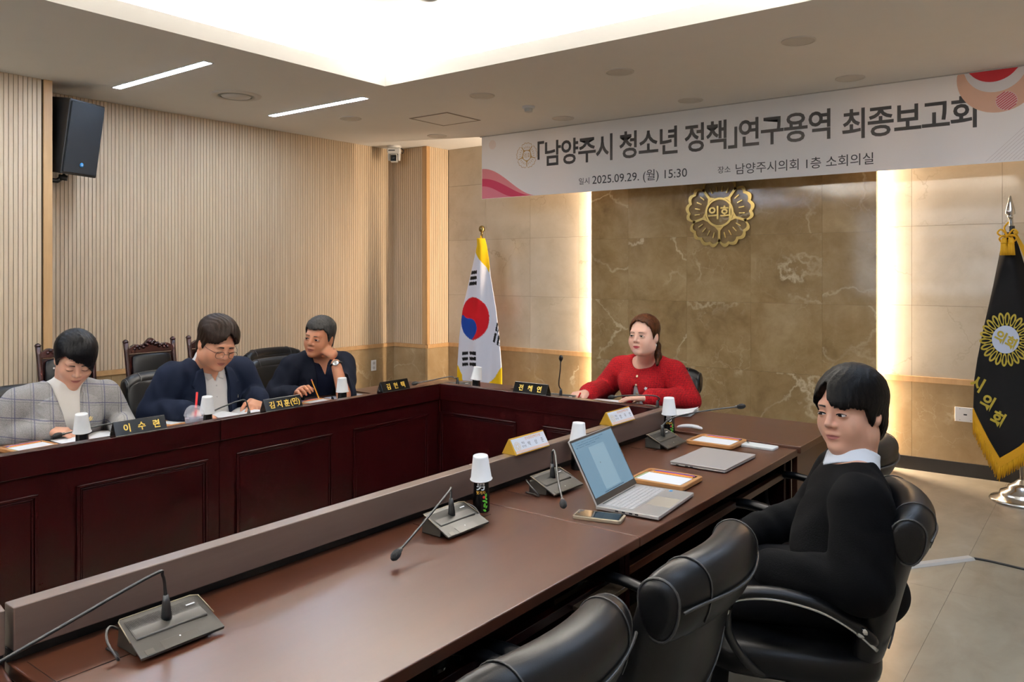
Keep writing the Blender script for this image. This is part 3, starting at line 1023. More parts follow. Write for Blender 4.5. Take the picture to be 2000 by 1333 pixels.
def make_chair(label, group):
    r = thing('leather_chair', label, 'chair', Matrix(), group)
    # backrest: sections from seat to top roll, wrapped forward at the sides
    WR = .85
    def yb_(z):
        s = (z - .40) / .47
        return -.20 - .12 * max(s, 0) ** 1.3
    secs = []
    n = 32
    for s, w, t in ((0, .38, .05), (.04, .43, .08), (.15, .47, .10), (.35, .495, .105), (.55, .51, .10), (.75, .515, .095), (.9, .515, .10), (.98, .51, .102), (1.0, .505, .10)):
        z = .40 + .47 * s
        ring = []
        for k in range(n):
            a = 2 * math.pi * k / n
            x = sgn(math.cos(a), .4) * w / 2
            y = sgn(math.sin(a), .7) * t / 2
            ring.append((x, yb_(z) + y + WR * x * x, z))
        secs.append(ring)
    back = obj('backrest', MB().rings(secs), M_LEATHER, r, smooth=True, sub=1)
    # thick leather roll over the top of the back
    HX, HZ = .262, .862
    def rollc(x):
        u = abs(x) / HX
        return Vector((x, -.326 + WR * x * x, HZ - .028 * u ** 4))
    def roll_ring(x, g=0.0):
        u = abs(x) / HX
        e = 1 - .35 * u ** 12
        c = rollc(x)
        out = []
        for q in range(24):
            a = 2 * math.pi * q / 24
            sn = math.sin(a)
            out.append(c + Vector((0, (.055 * e + g) * math.cos(a), (.056 * e + g) * sn if sn > 0 else (.105 * e + g) * sn)))
        return out
    xs_ = [-HX, -.256, -.245, -.22, -.18, -.13, -.07, 0, .07, .13, .18, .22, .245, .256, HX]
    roll = obj('headrest_roll', MB().rings([roll_ring(x) for x in xs_]), M_LEATHER, r, smooth=True, sub=1)
    for s in (-1, 1):
        obj('seam', MB().tube(roll_ring(s * .165, .0006)[-3:] + roll_ring(s * .165, .0006)[:16], .0018, 6), M_PIPING, roll, smooth=True)
        obj('piping', MB().tube(roll_ring(s * .249, .001), .0032, 6, loop=True), M_PIPING, roll, smooth=True)
        ed = [(s * (.25 - .01 * k / 8) , yb_(z) - .045 + WR * .06, z) for k, z in enumerate([.84 - .05 * q for q in range(9)])]
    pts = [rollc(x) + Vector((0, -.0560, -.012 - .02 * (1 - (x / .25) ** 2))) for x in [-.25 + .025 * k for k in range(21)]]
    obj('piping', MB().tube(pts, .0036, 6), M_PIPING, roll, smooth=True)
    pts = [(x, yb_(.56 + .35 * x) - .052 + WR * x * x, .56 + .35 * x) for x in [(-.2 + .04 * k) for k in range(11)]]
    obj('back_seam', MB().tube(pts, .003, 6), M_PIPING, back, smooth=True)
    # seat
    secs = []
    for z, k in ((.36, .90), (.38, .98), (.43, 1.0), (.465, .95), (.475, .80)):
        secs.append([(sgn(math.cos(a), .45) * .26 * k, .02 + sgn(math.sin(a), .45) * .255 * k, z) for a in [2 * math.pi * q / 28 for q in range(28)]])
    obj('seat', MB().rings(secs), M_LEATHER, r, smooth=True, sub=1)
    for s in (-1, 1):
        path = spline([(s * .275, .20, .585), (s * .285, .18, .635), (s * .285, .08, .652), (s * .285, -.04, .632), (s * .282, -.13, .585), (s * .27, -.19, .53)], 5)
        arm = obj('armrest', MB().tube(path, [.012] + [.024] * (len(path) - 2) + [.014], 10, flat=.62), M_LEATHER, r, smooth=True)
        pth2 = [(p.x + s * .012, p.y, p.z - .016) for p in path]
        obj('arm_strip', MB().tube(pth2, .006, 6), M_CHROME, arm, smooth=True)
        obj('bolt', MB().lathe([(.016, 0), (.015, .006), (.006, .009)], 20, M=TR(s * .292, -.15, .565) @ RY(s * math.pi / 2)), M_CHROME, arm, smooth=True)
        obj('arm_post', MB().tube(spline([(s * .275, .20, .60), (s * .275, .19, .50), (s * .255, .12, .40), (s * .20, .06, .375)], 5), .013, 8), M_BLACK, arm, smooth=True)
    obj('gas_lift', MB().lathe([(.045, .36), (.045, .34), (.026, .33), (.026, .14), (.035, .13), (.035, .07)], 20), M_BLACK, r, auto=40)
    for k in range(5):
        a = 2 * math.pi * (k + .25) / 5
        c, s_ = math.cos(a), math.sin(a)
        leg = obj('base_leg', MB().tube([(c * .02, s_ * .02, .115), (c * .16, s_ * .16, .10), (c * .29, s_ * .29, .075)], [.026, .022, .016], 8, flat=.8), M_BLACK, r, smooth=True)
        obj('caster', MB().lathe([(.012, -.022), (.026, -.02), (.027, -.004), (.02, 0), (.027, .004), (.026, .02), (.012, .022)], 18, M=TR(c * .30, s_ * .30, .0275) @ RZm(a + .9) @ RX(math.pi / 2)), M_BLACK, leg, smooth=True)
    return r


M_PIPING = plain('2a2928', .42)
ch = make_chair('empty black leather chair with its back to the bare end of the desk', 'black leather swivel chairs')
FACE_L, FACE_R, FACE_B = math.radians(90), math.radians(-90), math.radians(180)
CS = SCL(.92, 1, .955)
ch.matrix_world = TR(-1.055, 1.115, 0) @ RZm(FACE_L) @ SCL(.92, 1, .985)
dup(ch, TR(-1.03, 1.69, 0) @ RZm(FACE_L + math.radians(3)) @ SCL(.92, 1, .985), 'empty black leather chair beside the seated man in the black sweater')
CH_MAN = dup(ch, TR(-.785, 2.46, 0) @ RZm(FACE_L + math.radians(22)) @ SCL(.92, 1, .94), 'black leather chair with the man in the black sweater in it')
dup(ch, TR(-1.03, 3.20, 0) @ RZm(FACE_L) @ CS, 'empty black leather chair beyond the man in the black sweater')
dup(ch, TR(-4.20, 1.72, 0) @ RZm(FACE_R), 'black leather chair with the woman in the checked jacket in it')
dup(ch, TR(-4.22, 2.52, 0) @ RZm(FACE_R), 'black leather chair with the bespectacled man in it')
dup(ch, TR(-4.27, 3.36, 0) @ RZm(FACE_R), 'black leather chair with the grey haired man in it')
dup(ch, TR(-2.33, 4.52, 0) @ RZm(FACE_B + math.radians(8)) @ CS, 'black leather chair with the woman in the red jacket in it')
dup(ch, TR(-4.86, 3.76, 0) @ RZm(FACE_R + math.radians(6)) , 'empty black leather chair standing behind the grey haired man')

# ================================================================== CARVED WOODEN CHAIR (faces local +y)
M_CARVED = wood('carved_rosewood', '1e0b0a', '35120e', axis=2, scale=1.0, rough=.25, stretch=8)
def make_carved(label):
    r = thing('carved_chair', label, 'chair', Matrix(), 'carved wooden chairs by the slatted wall')
    hw = .205
    for s in (-1, 1):
        pts = [(s * .20, -.20, 0), (s * .20, -.205, .42), (s * (hw), -.24, .70), (s * (hw + .005), -.285, .985)]
        pz = spline(pts, 5)
        obj('back_post', MB().tube(pz, [.019] * (len(pz) - 1) + [.021], 10).lathe([(.022, 0), (.024, .008), (.016, .018), (.004, .024)], 12, M=TR(s * (hw + .005), -.286, .985)), M_CARVED, r, smooth=True)
        obj('front_leg', MB().tube(spline([(s * .225, .22, 0), (s * .222, .215, .1), (s * .232, .23, .25), (s * .225, .22, .40)], 4), [.016] * 5 + [.024] * 8, 10), M_CARVED, r, smooth=True)
        ap = spline([(s * .215, -.235, .66), (s * .25, -.08, .655), (s * .265, .12, .645), (s * .255, .20, .63), (s * .25, .225, .60)], 5)
        a = obj('armrest', MB().tube(ap, [.018] * len(ap), 10, flat=.8), M_CARVED, r, smooth=True)
        obj('arm_post', MB().tube(spline([(s * .25, .17, .63), (s * .258, .20, .54), (s * .235, .15, .42)], 5), .017, 8), M_CARVED, a, smooth=True)
    # crest rail with carving
    top = []
    m = 25
    ring = []
    for k in range(m):
        u = -1 + 2 * k / (m - 1)
        z0 = .905
        z1 = .955 + .045 * math.exp(-(u / .42) ** 2) + .012 * math.cos(u * 9)
        ring.append([(u * hw * .97, y - .03 * (z - .9), z) for y, z in ((-.295, z0), (-.258, z0), (-.262, z1), (-.290, z1))])
    crest = obj('crest_rail', MB().rings(ring), M_CARVED, r, bevel=.004)
    for k in range(17):
        u = (k - 8) / 8
        zz = .945 + .035 * math.exp(-(u / .42) ** 2) + (.008 if k % 2 else -.006)
        rr = .013 + .006 * math.exp(-(u / .5) ** 2)
        obj('carving', MB().lathe([(rr * math.cos(a), rr * math.sin(a)) for a in [(-1.4 + 2.8 * q / 6) for q in range(7)]], 8, M=TR(u * .145, -.262, zz) @ RZm(k) @ SCL(1.25, .8, .8)), M_CARVED, crest, smooth=True)
    secs = []
    for z, w, tt, y in ((.50, .155, .02, -.212), (.52, .172, .045, -.214), (.70, .178, .055, -.238), (.87, .176, .045, -.268), (.90, .165, .02, -.272)):
        secs.append([(sgn(math.cos(a), .4) * w, y + .012 + sgn(math.sin(a), .8) * tt / 2, z) for a in [2 * math.pi * q / 24 for q in range(24)]])
    obj('back_pad', MB().rings(secs), M_LEATHER, r, smooth=True, sub=1)
    obj('back_frame', MB().box((-.185, -.245, .455), (.185, -.21, .50)).rings([[(sx * hw, y + dy, z) for sx, dy in ((-1, -.008), (1, -.008), (1, .008), (-1, .008))] for z, y in ((.50, -.225), (.90, -.285))]), M_CARVED, r)
    obj('seat_frame', MB().box((-.24, -.22, .36), (.24, .24, .42)), M_CARVED, r, bevel=.01)
    secs = []
    for z, k in ((.42, .97), (.445, 1.0), (.475, .93), (.482, .7)):
        secs.append([(sgn(math.cos(a), .4) * .235 * k, .01 + sgn(math.sin(a), .4) * .225 * k, z) for a in [2 * math.pi * q / 28 for q in range(28)]])
    obj('seat_pad', MB().rings(secs), M_LEATHER, r, smooth=True, sub=1)
    return r


CC = SCL(.86, 1, 1)
cc = make_carved('carved wooden chair with a black seat, beside the wall pilaster')
cc.matrix_world = TR(-5.60, 2.555, 0) @ RZm(FACE_R) @ CC
dup(cc, TR(-5.42, 3.07, 0) @ RZm(FACE_R) @ CC, 'carved wooden chair with a black seat, the middle one of three')
dup(cc, TR(-5.42, 3.56, 0) @ RZm(FACE_R) @ CC, 'carved wooden chair with a black seat, half hidden by the bespectacled man')

# ================================================================== THINGS ON THE DESKS
M_MIC = plain('2b2823', .42, var=.05)
M_MICEDGE = plain('8d8069', .35, metal=.4)
M_FOAM = plain('0f0f10', .95, bump=.8, bscale=900)
M_NECK = plain('191817', .35)


def mic(loc, rot, neck, label, cable=1):
    """Desk microphone: local x = width, local -y faces the user, neck = world points of the goose neck after the boot."""
    M = TR(*loc) @ RZm(rot)
    r = thing('desk_microphone', label, 'microphone', M, 'gooseneck desk microphones')
    obj('base', MB().rings([[(-.082, y, z), (.082, y, z)][:1] + [(.082, y, z)] + [(.078, y, z2), (-.078, y, z2)] for y, z, z2 in ((.048, 0, .034), (.055, 0, .04), (.02, 0, .048), (-.02, .0, .034))]), M_MIC, r, bevel=.004)
    top = [(-.092, -.062, .012), (.092, -.062, .012), (.088, .035, .0555), (.078, .05, .054), (-.078, .05, .054), (-.088, .035, .0555)]
    n = len(top)
    pl = obj('top_plate', MB().add([(x, y, z) for x, y, z in top] + [(x * .985, y * .98, z - .006) for x, y, z in top],
             [tuple(range(n)), tuple(range(2 * n - 1, n - 1, -1))] + [(i, n + i, n + (i + 1) % n, (i + 1) % n) for i in range(n)]), M_MIC, r, bevel=.0015)
    edge = [(-.0915, -.02, .032), (-.088, .035, .056), (-.078, .05, .0545), (.078, .05, .0545), (.088, .035, .056), (.0915, -.02, .032)]
    obj('edge_line', MB().tube(edge, .0013, 6), M_MICEDGE, pl, smooth=True)
    S = basis((0, 0, .0), (1, 0, 0), (0, .913, .409))
    g = MB()
    for k in range(56):
        x = -.078 + k * .0028
        g.box((x, -.004, .0360), (x + .0014, .050, .0369), S)
    g = obj('grille', g, plain('1d1b17', .5), pl)
    g['kind'] = 'stuff'
    obj('logo_print', MB().box((.05, .036, .0368), (.07, .0395, .0373), S), M_PAPER, pl)
    obj('talk_button', MB().box((-.042, -.052, .0362), (.04, -.028, .0371), S), plain('322e28', .38), pl, bevel=.0006)
    obj('button_dot', MB().lathe([(.002, 0), (.001, .0006)], 8, M=S @ TR(0, -.032, .0370)), M_PAPER, pl)
    obj('side_button', MB().box((-.078, -.05, .0362), (-.060, -.036, .0370), S), plain('3f3b33', .4), pl)
    b0 = Vector((0, .008, .05))
    boot = obj('neck_boot', MB().tube([b0 - Vector((0, 0, .012)), b0, b0 + Vector((0, .002, .025)), b0 + Vector((0, .003, .04))], [.011, .0105, .008, .0055], 12), M_BLACK, r, smooth=True)
    inv = M.inverted()
    loc_pts = [b0 + Vector((0, .003, .035))] + [inv @ Vector(p) for p in neck]
    path = spline(loc_pts, 8)
    obj('gooseneck', MB().tube(path, .0035, 8), M_NECK, r, smooth=True)
    d = (path[-1] - path[-2]).normalized()
    e = path[-1]
    obj('mic_collar', MB().tube([e - d * .008, e + d * .004], .0065, 12), plain('3c3a37', .35), r, smooth=True)
    prof = [(.002, .0068), (.006, .0095), (.016, .0118), (.028, .0112), (.036, .007), (.039, .002)]
    obj('foam_head', MB().tube([e + d * a for a, _ in prof], [b for _, b in prof], 14), M_FOAM, r, smooth=True)
    if cable:
        s = cable
        obj('cable', MB().tube(spline([(s * .06, .05, .02), (s * .095, .055, .045), (s * .118, .02, .035), (s * .112, -.012, .005), (s * .10, .02, .004), (s * .104, .05, .006)], 6), .0028, 6), plain('24211f', .4), r, smooth=True)
    return r


RU = math.radians(90)                     # user on the +x side
mic((-1.578, .89, WT + .001), RU, [(-1.592, .885, .862), (-1.588, .86, .872), (-1.575, .68, .835), (-1.56, .47, .79)],
    'desk microphone whose neck bends low across the bare desk end', -1)
mic((-1.575, 1.785, WT + .001), RU, [(-1.592, 1.79, .848), (-1.578, 1.765, .846), (-1.54, 1.62, .80), (-1.505, 1.49, .764)],
    'desk microphone beside the black tea bottle with printed leaves', 1)
mic((-1.578, 2.325, WT + .001), RU, [(-1.588, 2.325, .862), (-1.57, 2.315, .864), (-1.48, 2.20, .815), (-1.39, 2.092, .778)],
    'desk microphone tucked behind the open laptop', -1)
mic((-1.59, 3.205, WT + .001), RU, [(-1.585, 3.235, .84), (-1.545, 3.27, .86), (-1.44, 3.34, .885), (-1.335, 3.395, .903)],
    'desk microphone with its neck stretched over the closed laptop', 1)
mic((-2.53, 3.78, WTB), 0, [(-2.53, 3.77, .86), (-2.50, 3.74, .95), (-2.47, 3.70, 1.005)], 'desk microphone standing upright beside the head table name plate', 0)
mic((-1.90, 3.74, WTB), 0, [(-1.885, 3.74, .845), (-1.92, 3.72, .858), (-2.05, 3.68, .85), (-2.10, 3.66, .842)], 'desk microphone bowed before the woman in the red jacket', 0)
mic((-3.32, 3.80, WTB), math.radians(45), [(-3.33, 3.79, .825), (-3.36, 3.77, .835), (-3.46, 3.68, .81), (-3.50, 3.625, .80)], 'desk microphone lying low on the corner table', 0)
mic((-3.42, 1.73, WT + .001), -RU, [(-3.43, 1.71, .835), (-3.45, 1.68, .845), (-3.53, 1.57, .82), (-3.55, 1.53, .812)], 'desk microphone behind the name plate of the woman in the checked jacket', 0)
mic((-3.42, 2.34, WT + .001), -RU, [(-3.42, 2.33, .862), (-3.43, 2.30, .865), (-3.47, 2.23, .84), (-3.50, 2.20, .82)], 'desk microphone behind the bespectacled man\'s name plate', 0)

# bottles and cups
M_BOTTLE = plain('060607', .25)
M_LEAF = plain('4f9f2a', .5)
def bottle_and_cup(x, y, z, tilt, az, lab, detail, where):
    r = thing('tea_bottle', 'black tea bottle ' + lab, 'bottle', TR(x, y, z) @ RZm(where), 'black tea bottles')
    obj('body', MB().lathe([(.022, 0), (.0265, .003), (.027, .02), (.0262, .05), (.0245, .075), (.0235, .10), (.0225, .115), (.017, .124), (.0125, .127)], 28), M_BOTTLE, r, auto=50)
    obj('cap', MB().lathe([(.0145, .127), (.0145, .143), (.0135, .145)], 20), plain('1b1b1c', .4), r, auto=40)
    def wrap(vs, fs, name, mat, ang0, z0, rr=.0272):
        out = []
        for (u, v_, w) in vs:
            zz = z0 + v_
            rad = np.interp(zz, [0, .02, .05, .075, .10, .12], [.0275, .0275, .0267, .025, .024, .0232]) + .0006
            a = ang0 + u / rad
            out.append((rad * math.cos(a), rad * math.sin(a), zz))
        return obj(name, MB().add(out, fs), mat, r)
    a0 = 0
    if detail:
        wrap(*text_geo('男', .032, bold=.0006), 'label_character', M_PAPER, a0 - .1, .088)
        wrap(*text_geo('헛개차', .0115, bold=.0003), 'label_name', plain('b98a2c', .5), a0 - .05, .066)
        wrap([(.0045 * math.cos(q * .524), .0045 * math.sin(q * .524), 0) for q in range(12)], [tuple(range(12))], 'label_seal', plain('b01822', .5), a0 + .33, .052)
        for k, (da, dz, rot, s) in enumerate(((.58, .056, 1.3, 1), (.62, .046, 2.4, .8), (.36, .040, 3.0, .85), (.62, .036, 2.2, .85), (.40, .026, 1.4, 1.1), (.62, .020, .9, .8), (.42, .010, 2.6, .9))):
            lf = [(-.007, 0), (-.003, .0036), (.003, .0036), (.0085, 0), (.003, -.0036), (-.003, -.0036)]
            c, s_ = math.cos(rot) * s, math.sin(rot) * s
            wrap([(px * c - py * s_, px * s_ + py * c, 0) for px, py in lf], [tuple(range(6))], 'label_leaf', M_LEAF, a0 + da, dz)
    c = thing('paper_cup', 'white paper cup upturned over the bottle ' + lab, 'cup', TR(x, y, z + .102) @ RZm(az) @ RX(tilt) @ TR(0, 0, 0), 'white paper cups')
    obj('wall', MB().lathe([(.0345, .001), (.0355, .003), (.0338, .005), (.0245, .0755), (.0235, .0795), (.0215, .0790), (.0205, .0770), (.001, .0765)], 36, caps=False), M_CUP, c, smooth=True)
    obj('rim', MB().tube([(.0348 * math.cos(q * math.pi / 18), .0348 * math.sin(q * math.pi / 18), .003) for q in range(36)], .0017, 6, loop=True), M_CUP, c, smooth=True)
M_CUP = plain('ecebe7', .55, var=.015)
vw = lambda x, y: math.atan2(-y, -x)
for x, y, z, tl, az, lab, det in (
        (-1.625, 1.975, WT, .11, .4, 'with printed leaves beside the long desk microphone', 1),
        (-1.672, 2.625, WT, .05, 2.6, 'behind the open laptop', 1),
        (-1.665, 3.405, WT, .06, .2, 'near the closed laptop', 1),
        (-3.42, 1.55, WT, .12, .9, 'before the woman in the checked jacket', 0),
        (-3.42, 2.12, WT, .10, 1.2, 'next to the clear drink cup', 0),
        (-3.42, 2.945, WT, .03, 0, 'before the grey haired man', 0),
        (-3.10, 3.72, WTB, .13, 2.4, 'on the head table before the white flag', 0)):
    bottle_and_cup(x, y, z, tl, az, lab, det, vw(x, y))

# ---------- black name plates and gold name stands
M_PLATE = plain('080807', .2, spec=.3)
M_GOLDINK = plain('d9b34c', .35, metal=.3)
def name_plate(M, L, letters, lab, mat):
    r = thing('name_plate', lab, 'name plate', M, 'black name plates')
    pr = [(0, 0), (.052, 0), (.028, .056), (.024, .056)]
    obj('body', MB().rings([[(x, y, z) for y, z in pr] for x in (-L / 2, L / 2)]), mat, r, bevel=.0015)
    d = Vector((0, .024, .056)).normalized()
    T = basis((0, .0118, .0275), (1, 0, 0), d)
    for off, chs, w in letters:
        text('lettering', chs, M_GOLDINK, r, T @ TR(off, 0, .0012), size=.036, bold=.0009, extrude=.0004)
    obj('edge_strip', MB().tube([(-L / 2, .0015, .0015), (L / 2, .0015, .0015)], .0012, 6), plain('3a3835', .3, metal=.6), r)
NP = lambda y: basis((LX + .001, y, BT), (0, 1, 0), (-1, 0, 0), (0, 0, 1))
name_plate(NP(1.664), .215, ((-.058, '이', 0), (.003, '수', 0), (.065, '련', 0)), 'black name plate before the woman in the checked jacket', M_PLATE)
name_plate(NP(2.36), .21, ((-.066, '김', 0), (-.024, '지', 0), (.018, '훈', 0), (.066, '(민)', 0)), 'black name plate with four gold characters before the bespectacled man', M_PLATE)
name_plate(NP(3.10), .207, ((-.055, '김', 0), (.0, '현', 0), (.055, '택', 0)), 'black name plate at the corner of the desks', M_PLATE)
name_plate(basis((-2.508, BYF - .001, BT), (1, 0, 0), (0, 1, 0), (0, 0, 1)), .22, ((-.06, '전', 0), (.0, '혜', 0), (.06, '연', 0)), 'shiny black name plate on the head table', plain('0b0b0a', .08))

M_STAND = plain('d8a93a', .3, metal=.55)
def name_stand(y, L, name, lab):
    M = basis((RX_ + .012, y, BT), (0, 1, 0), (-1, 0, 0), (0, 0, 1))
    r = thing('name_stand', lab, 'name stand', M, 'gold framed name stands')
    obj('frame', MB().rings([[(x, yy, z) for yy, z in ((0, 0), (.066, 0), (.036, .055), (.032, .055))] for x in (-L / 2, L / 2)]), M_STAND, r, bevel=.0012)
    d = Vector((0, .032, .055)).normalized()
    T = basis((0, .016, .0275), (1, 0, 0), d)
    card = obj('card', MB().cbox((0, 0, .001), (L - .008, .055, .001), T), plain('d9dbe0', .5, var=.01), r)
    obj('card_band', MB().cbox((0, -.0215, .0018), (L - .008, .008, .0006), T), plain('e8c7b4', .6), card)
    eb = MB()
    emblem(eb, .017, .0004, T @ TR(-L / 2 + .026, -.002, .0016), t_out=.06)
    obj('card_emblem', eb, plain('d8c08d', .5), card)
    text('card_office', '한국공공정책연구원', plain('d08a5c', .6), card, T @ TR(.026, .019, .0018), width=.095, bold=.01)
    text('card_rank', '책임', INK2, card, T @ TR(-.042, .006, .0018), size=.010)
    text('card_rank', '연구원', INK2, card, T @ TR(-.042, -.007, .0018), size=.009)
    for off, chh in zip((-.008, .033, .074), name):
        text('card_name', chh, INK2, card, T @ TR(off, -.002, .0018), size=.019)
name_stand(2.365, .21, '박상준', 'gold framed white name stand behind the open laptop')
name_stand(3.038, .20, '정우연', 'gold framed white name stand at the head table corner')

# ---------- wooden trays with pens
M_TRAY = wood('tray_beech', '9c6a3b', 'b58350', axis=0, scale=3, rough=.45, stretch=6)
def pencil(parent, name, p0, p1, mat, r_=.0034, tip=True, endmat=None):
    p0, p1 = Vector(p0), Vector(p1)
    d = (p1 - p0).normalized()
    L = (p1 - p0).length
    o = obj(name, MB().tube([p0, p1 - d * .016], r_, 6), mat, parent, auto=40)
    obj('tip', MB().tube([p1 - d * .016, p1 - d * .004, p1], [r_, r_ * .35, .0004], 6), plain('d8b48a', .6) if tip else mat, o, auto=40)
    if endmat:
        obj('end_cap', MB().tube([p0 - d * .006, p0 + d * .001], r_ * 1.03, 6), endmat, o)
    return o
def tray(M, lab, pens=True, memo=True, phone=False, green=True):
    """Local x long (.215), y short (.185)."""
    r = thing('memo_tray', lab, 'tray', M, 'wooden memo trays')
    def rr(w, h, z, rad=.018):
        out = []
        for cx, cy, a0 in ((w - rad, h - rad, 0), (-w + rad, h - rad, 90), (-w + rad, -h + rad, 180), (w - rad, -h + rad, 270)):
            out += [(cx + rad * math.cos(math.radians(a0 + q * 22.5)), cy + rad * math.sin(math.radians(a0 + q * 22.5)), z) for q in range(5)]
        return out
    obj('board', MB().rings([rr(.102, .088, 0), rr(.108, .093, .006), rr(.108, .093, .018), rr(.106, .091, .020), rr(.094, .079, .020, .010), rr(.093, .078, .014, .010)]), M_TRAY, r, auto=35)
    obj('rib', MB().box((-.093, .037, .0135), (.093, .043, .0195)), M_TRAY, r)
    if memo:
        obj('memo_pad', MB().box((-.082, -.075, .014), (.088, .034, .0188)), M_PAPER, r)
        if green:
            obj('pad_edge', MB().box((-.092, -.075, .014), (-.0825, .034, .0185)), plain('7d8a63', .6), r)
    pencil_z = .0185
    if pens:
        for k, (nm, col, y, x0, x1, tp, en) in enumerate((('pencil', 'e0962a', .050, .085, -.085, True, M_BLACK), ('pen', 'c42a20', .058, .088, -.07, False, None), ('pen', '2a3a9a', .067, .086, -.078, False, M_BLACK))):
            o = thing(nm, {'e0962a': 'yellow pencil', 'c42a20': 'red pen', '2a3a9a': 'blue pen'}[col] + ' lying in the ' + lab.replace('wooden tray', 'tray'), nm, M, 'pens and pencils in the trays')
            pencil(o, 'barrel', (x0, y, pencil_z), (x1, y + .003 * (k - 1), pencil_z), plain(col, .4), .0034, tp, en)
    if phone:
        pass
    return r
tray(basis((-1.312, 2.655, WT), (1, .03, 0), (-.03, 1, 0)), 'wooden tray beside the open laptop')
tray(basis((-1.423, 3.382, WT), (1, .0, 0), (0, 1, 0)), 'wooden tray beside the white phone', green=False)
tray(basis((-3.735, 1.47, WT), (-.1, .995, 0), (-.995, -.1, 0)) @ SCL(.85, .85, 1), 'wooden tray before the woman in the checked jacket')
tray(basis((-3.77, 2.17, WT), (-.05, .998, 0), (-.998, -.05, 0)) @ SCL(.9, .9, 1), 'wooden tray behind the clear drink cup')
tray(basis((-3.70, 2.99, WT), (.0, 1, 0), (-1, 0, 0)) @ SCL(.85, .85, 1), 'wooden tray before the grey haired man')

# ---------- laptops
M_SILVER = plain('c9c4bd', .32, metal=.55, var=.02)
M_SILVER2 = plain('b3aeaa', .35, metal=.5, var=.02)
def laptop_open(M, lab):
    """Local x width (.318), y depth (hinge at +y), origin at the centre of the base."""
    r = thing('open_laptop', lab, 'laptop', M)
    w, d = .159, .108
    b = obj('base', MB().box((-w, -d, .003), (w, d, .0155)), M_SILVER, r, bevel=.003)
    obj('keyboard_well', MB().box((-w + .022, -.012, .0155), (w - .022, d - .022, .0158)), plain('a9a49f', .5), b)
    k = MB()
    kk = obj('hinge_slot', MB().box((-w + .03, d - .014, .0155), (w - .03, d - .010, .0159)), M_BLACK, b)
    key_me = MB().box((-.0082, -.0068, 0), (.0082, .0068, .0012)).mesh('key')
    key_me.materials.append(plain('bdb8b4', .5))
    for row in range(6):
        nk = 15
        for q in range(nk):
            o = bpy.data.objects.new('key', key_me)
            COL.objects.link(o); o.parent = b
            o.location = (-w + .022 + .0092 + q * .0183, -.003 + row * .0155, .0158)
    obj('touchpad', MB().box((-.055, -d + .006, .0155), (.05, -.020, .0157)), plain('a89d8c', .35), b)
    obj('sticker', MB().box((w - .032, -.04, .0155), (w - .016, -.028, .0158)), plain('2f7fb0', .4), b)
    for q in (-.04, -.02, .005, .028):
        obj('port', MB().box((-w - .0003, q, .007), (-w + .002, q + .011, .0115)), M_BLACK, b)
    H = TR(0, d - .004, .014) @ RX(math.radians(-28))
    lid = obj('lid', MB().box((-w, -.0025, 0), (w, .0035, .222)), M_SILVER, r, M=H, bevel=.002)
    obj('bezel', MB().box((-w + .002, -.0032, .002), (w - .002, -.0024, .220)), M_BEZEL, lid)
    obj('screen', MB().box((-w + .008, -.0037, .022), (w - .008, -.0031, .213)), glow('6f93aa', .30, 'lcd_page', '0c0f12'), lid)
    obj('document_page', MB().box((-.06, -.0041, .033), (.055, -.0036, .180)), glow('86a6b8', .31, 'lcd_sheet', '0c0f12'), lid)
    tb = MB()
    for row, z in enumerate((.204, .196, .189)):
        for q in range(26 - 4 * row):
            if (q * 7 + row * 3) % 5:
                tb.box((-.135 + q * .0085, -.0042, z), (-.135 + q * .0085 + .0048, -.0036, z + .0022))
    tk = obj('toolbar_icons', tb, plain('4d6575', .6), lid)
    tk['kind'] = 'stuff'
    tb = MB()
    for q in range(17):
        tb.box((-.075 + q * .0088, -.0042, .0245), (-.075 + q * .0088 + .005, -.0036, .0282))
    tk = obj('taskbar_icons', tb, plain('3a4c5a', .6), lid)
    tk['kind'] = 'stuff'
    obj('cursor', MB().box((-.025, -.0044, .118), (-.022, -.0036, .122)), M_BLACK, lid)
    return r
M_BEZEL = plain('2e2b28', .4)
laptop_open(basis((-1.243, 2.372, WT), (-.085, .996, 0), (-.996, -.085, 0)), 'open silver laptop with a blue lit document on screen')

r = thing('closed_laptop', 'closed silver laptop on the desk', 'laptop', TR(-1.30, 3.06, WT))
obj('base', MB().box((-.114, -.159, .002), (.114, .159, .010)), M_SILVER2, r, bevel=.003)
obj('lid', MB().box((-.115, -.160, .0108), (.115, .160, .0168)), plain('b7b0ab', .4, metal=.35, var=.02), r, bevel=.0025)
for q in (-.06, -.02, .0):
    obj('port', MB().box((q - .03, -.1595, .004), (q - .018, -.158, .008)), M_BLACK, r)
for sx in (-.09, .09):
    obj('foot', MB().box((sx - .008, -.14, 0), (sx + .008, .14, .002)), M_BLACK, r)

# ---------- phones
def phone(name, M, lab, body, screen, L=.155, w=.074, clear=False):
    r = thing(name, lab, 'phone', M)
    def rr(a, b_, z, rad):
        out = []
        for cx, cy, a0 in ((a - rad, b_ - rad, 0), (-a + rad, b_ - rad, 90), (-a + rad, -b_ + rad, 180), (a - rad, -b_ + rad, 270)):
            out += [(cx + rad * math.cos(math.radians(a0 + q * 22.5)), cy + rad * math.sin(math.radians(a0 + q * 22.5)), z) for q in range(5)]
        return out
    obj('case', MB().rings([rr(L / 2 - .001, w / 2 - .001, .0005, .009), rr(L / 2, w / 2, .003, .010), rr(L / 2, w / 2, .0095, .010), rr(L / 2 - .0015, w / 2 - .0015, .011, .009)]), body, r, auto=35)
    return r
r = phone('smartphone', basis((-1.285, 2.140, WT), (.965, .26, 0), (-.26, .965, 0)), 'dark smartphone in a clear case by the open laptop', plain('b6a78d', .2, metal=.3), None)
obj('glass', MB().box((-.071, -.032, .011), (.071, .032, .0116)), plain('0d0c0b', .06), r, bevel=.001)
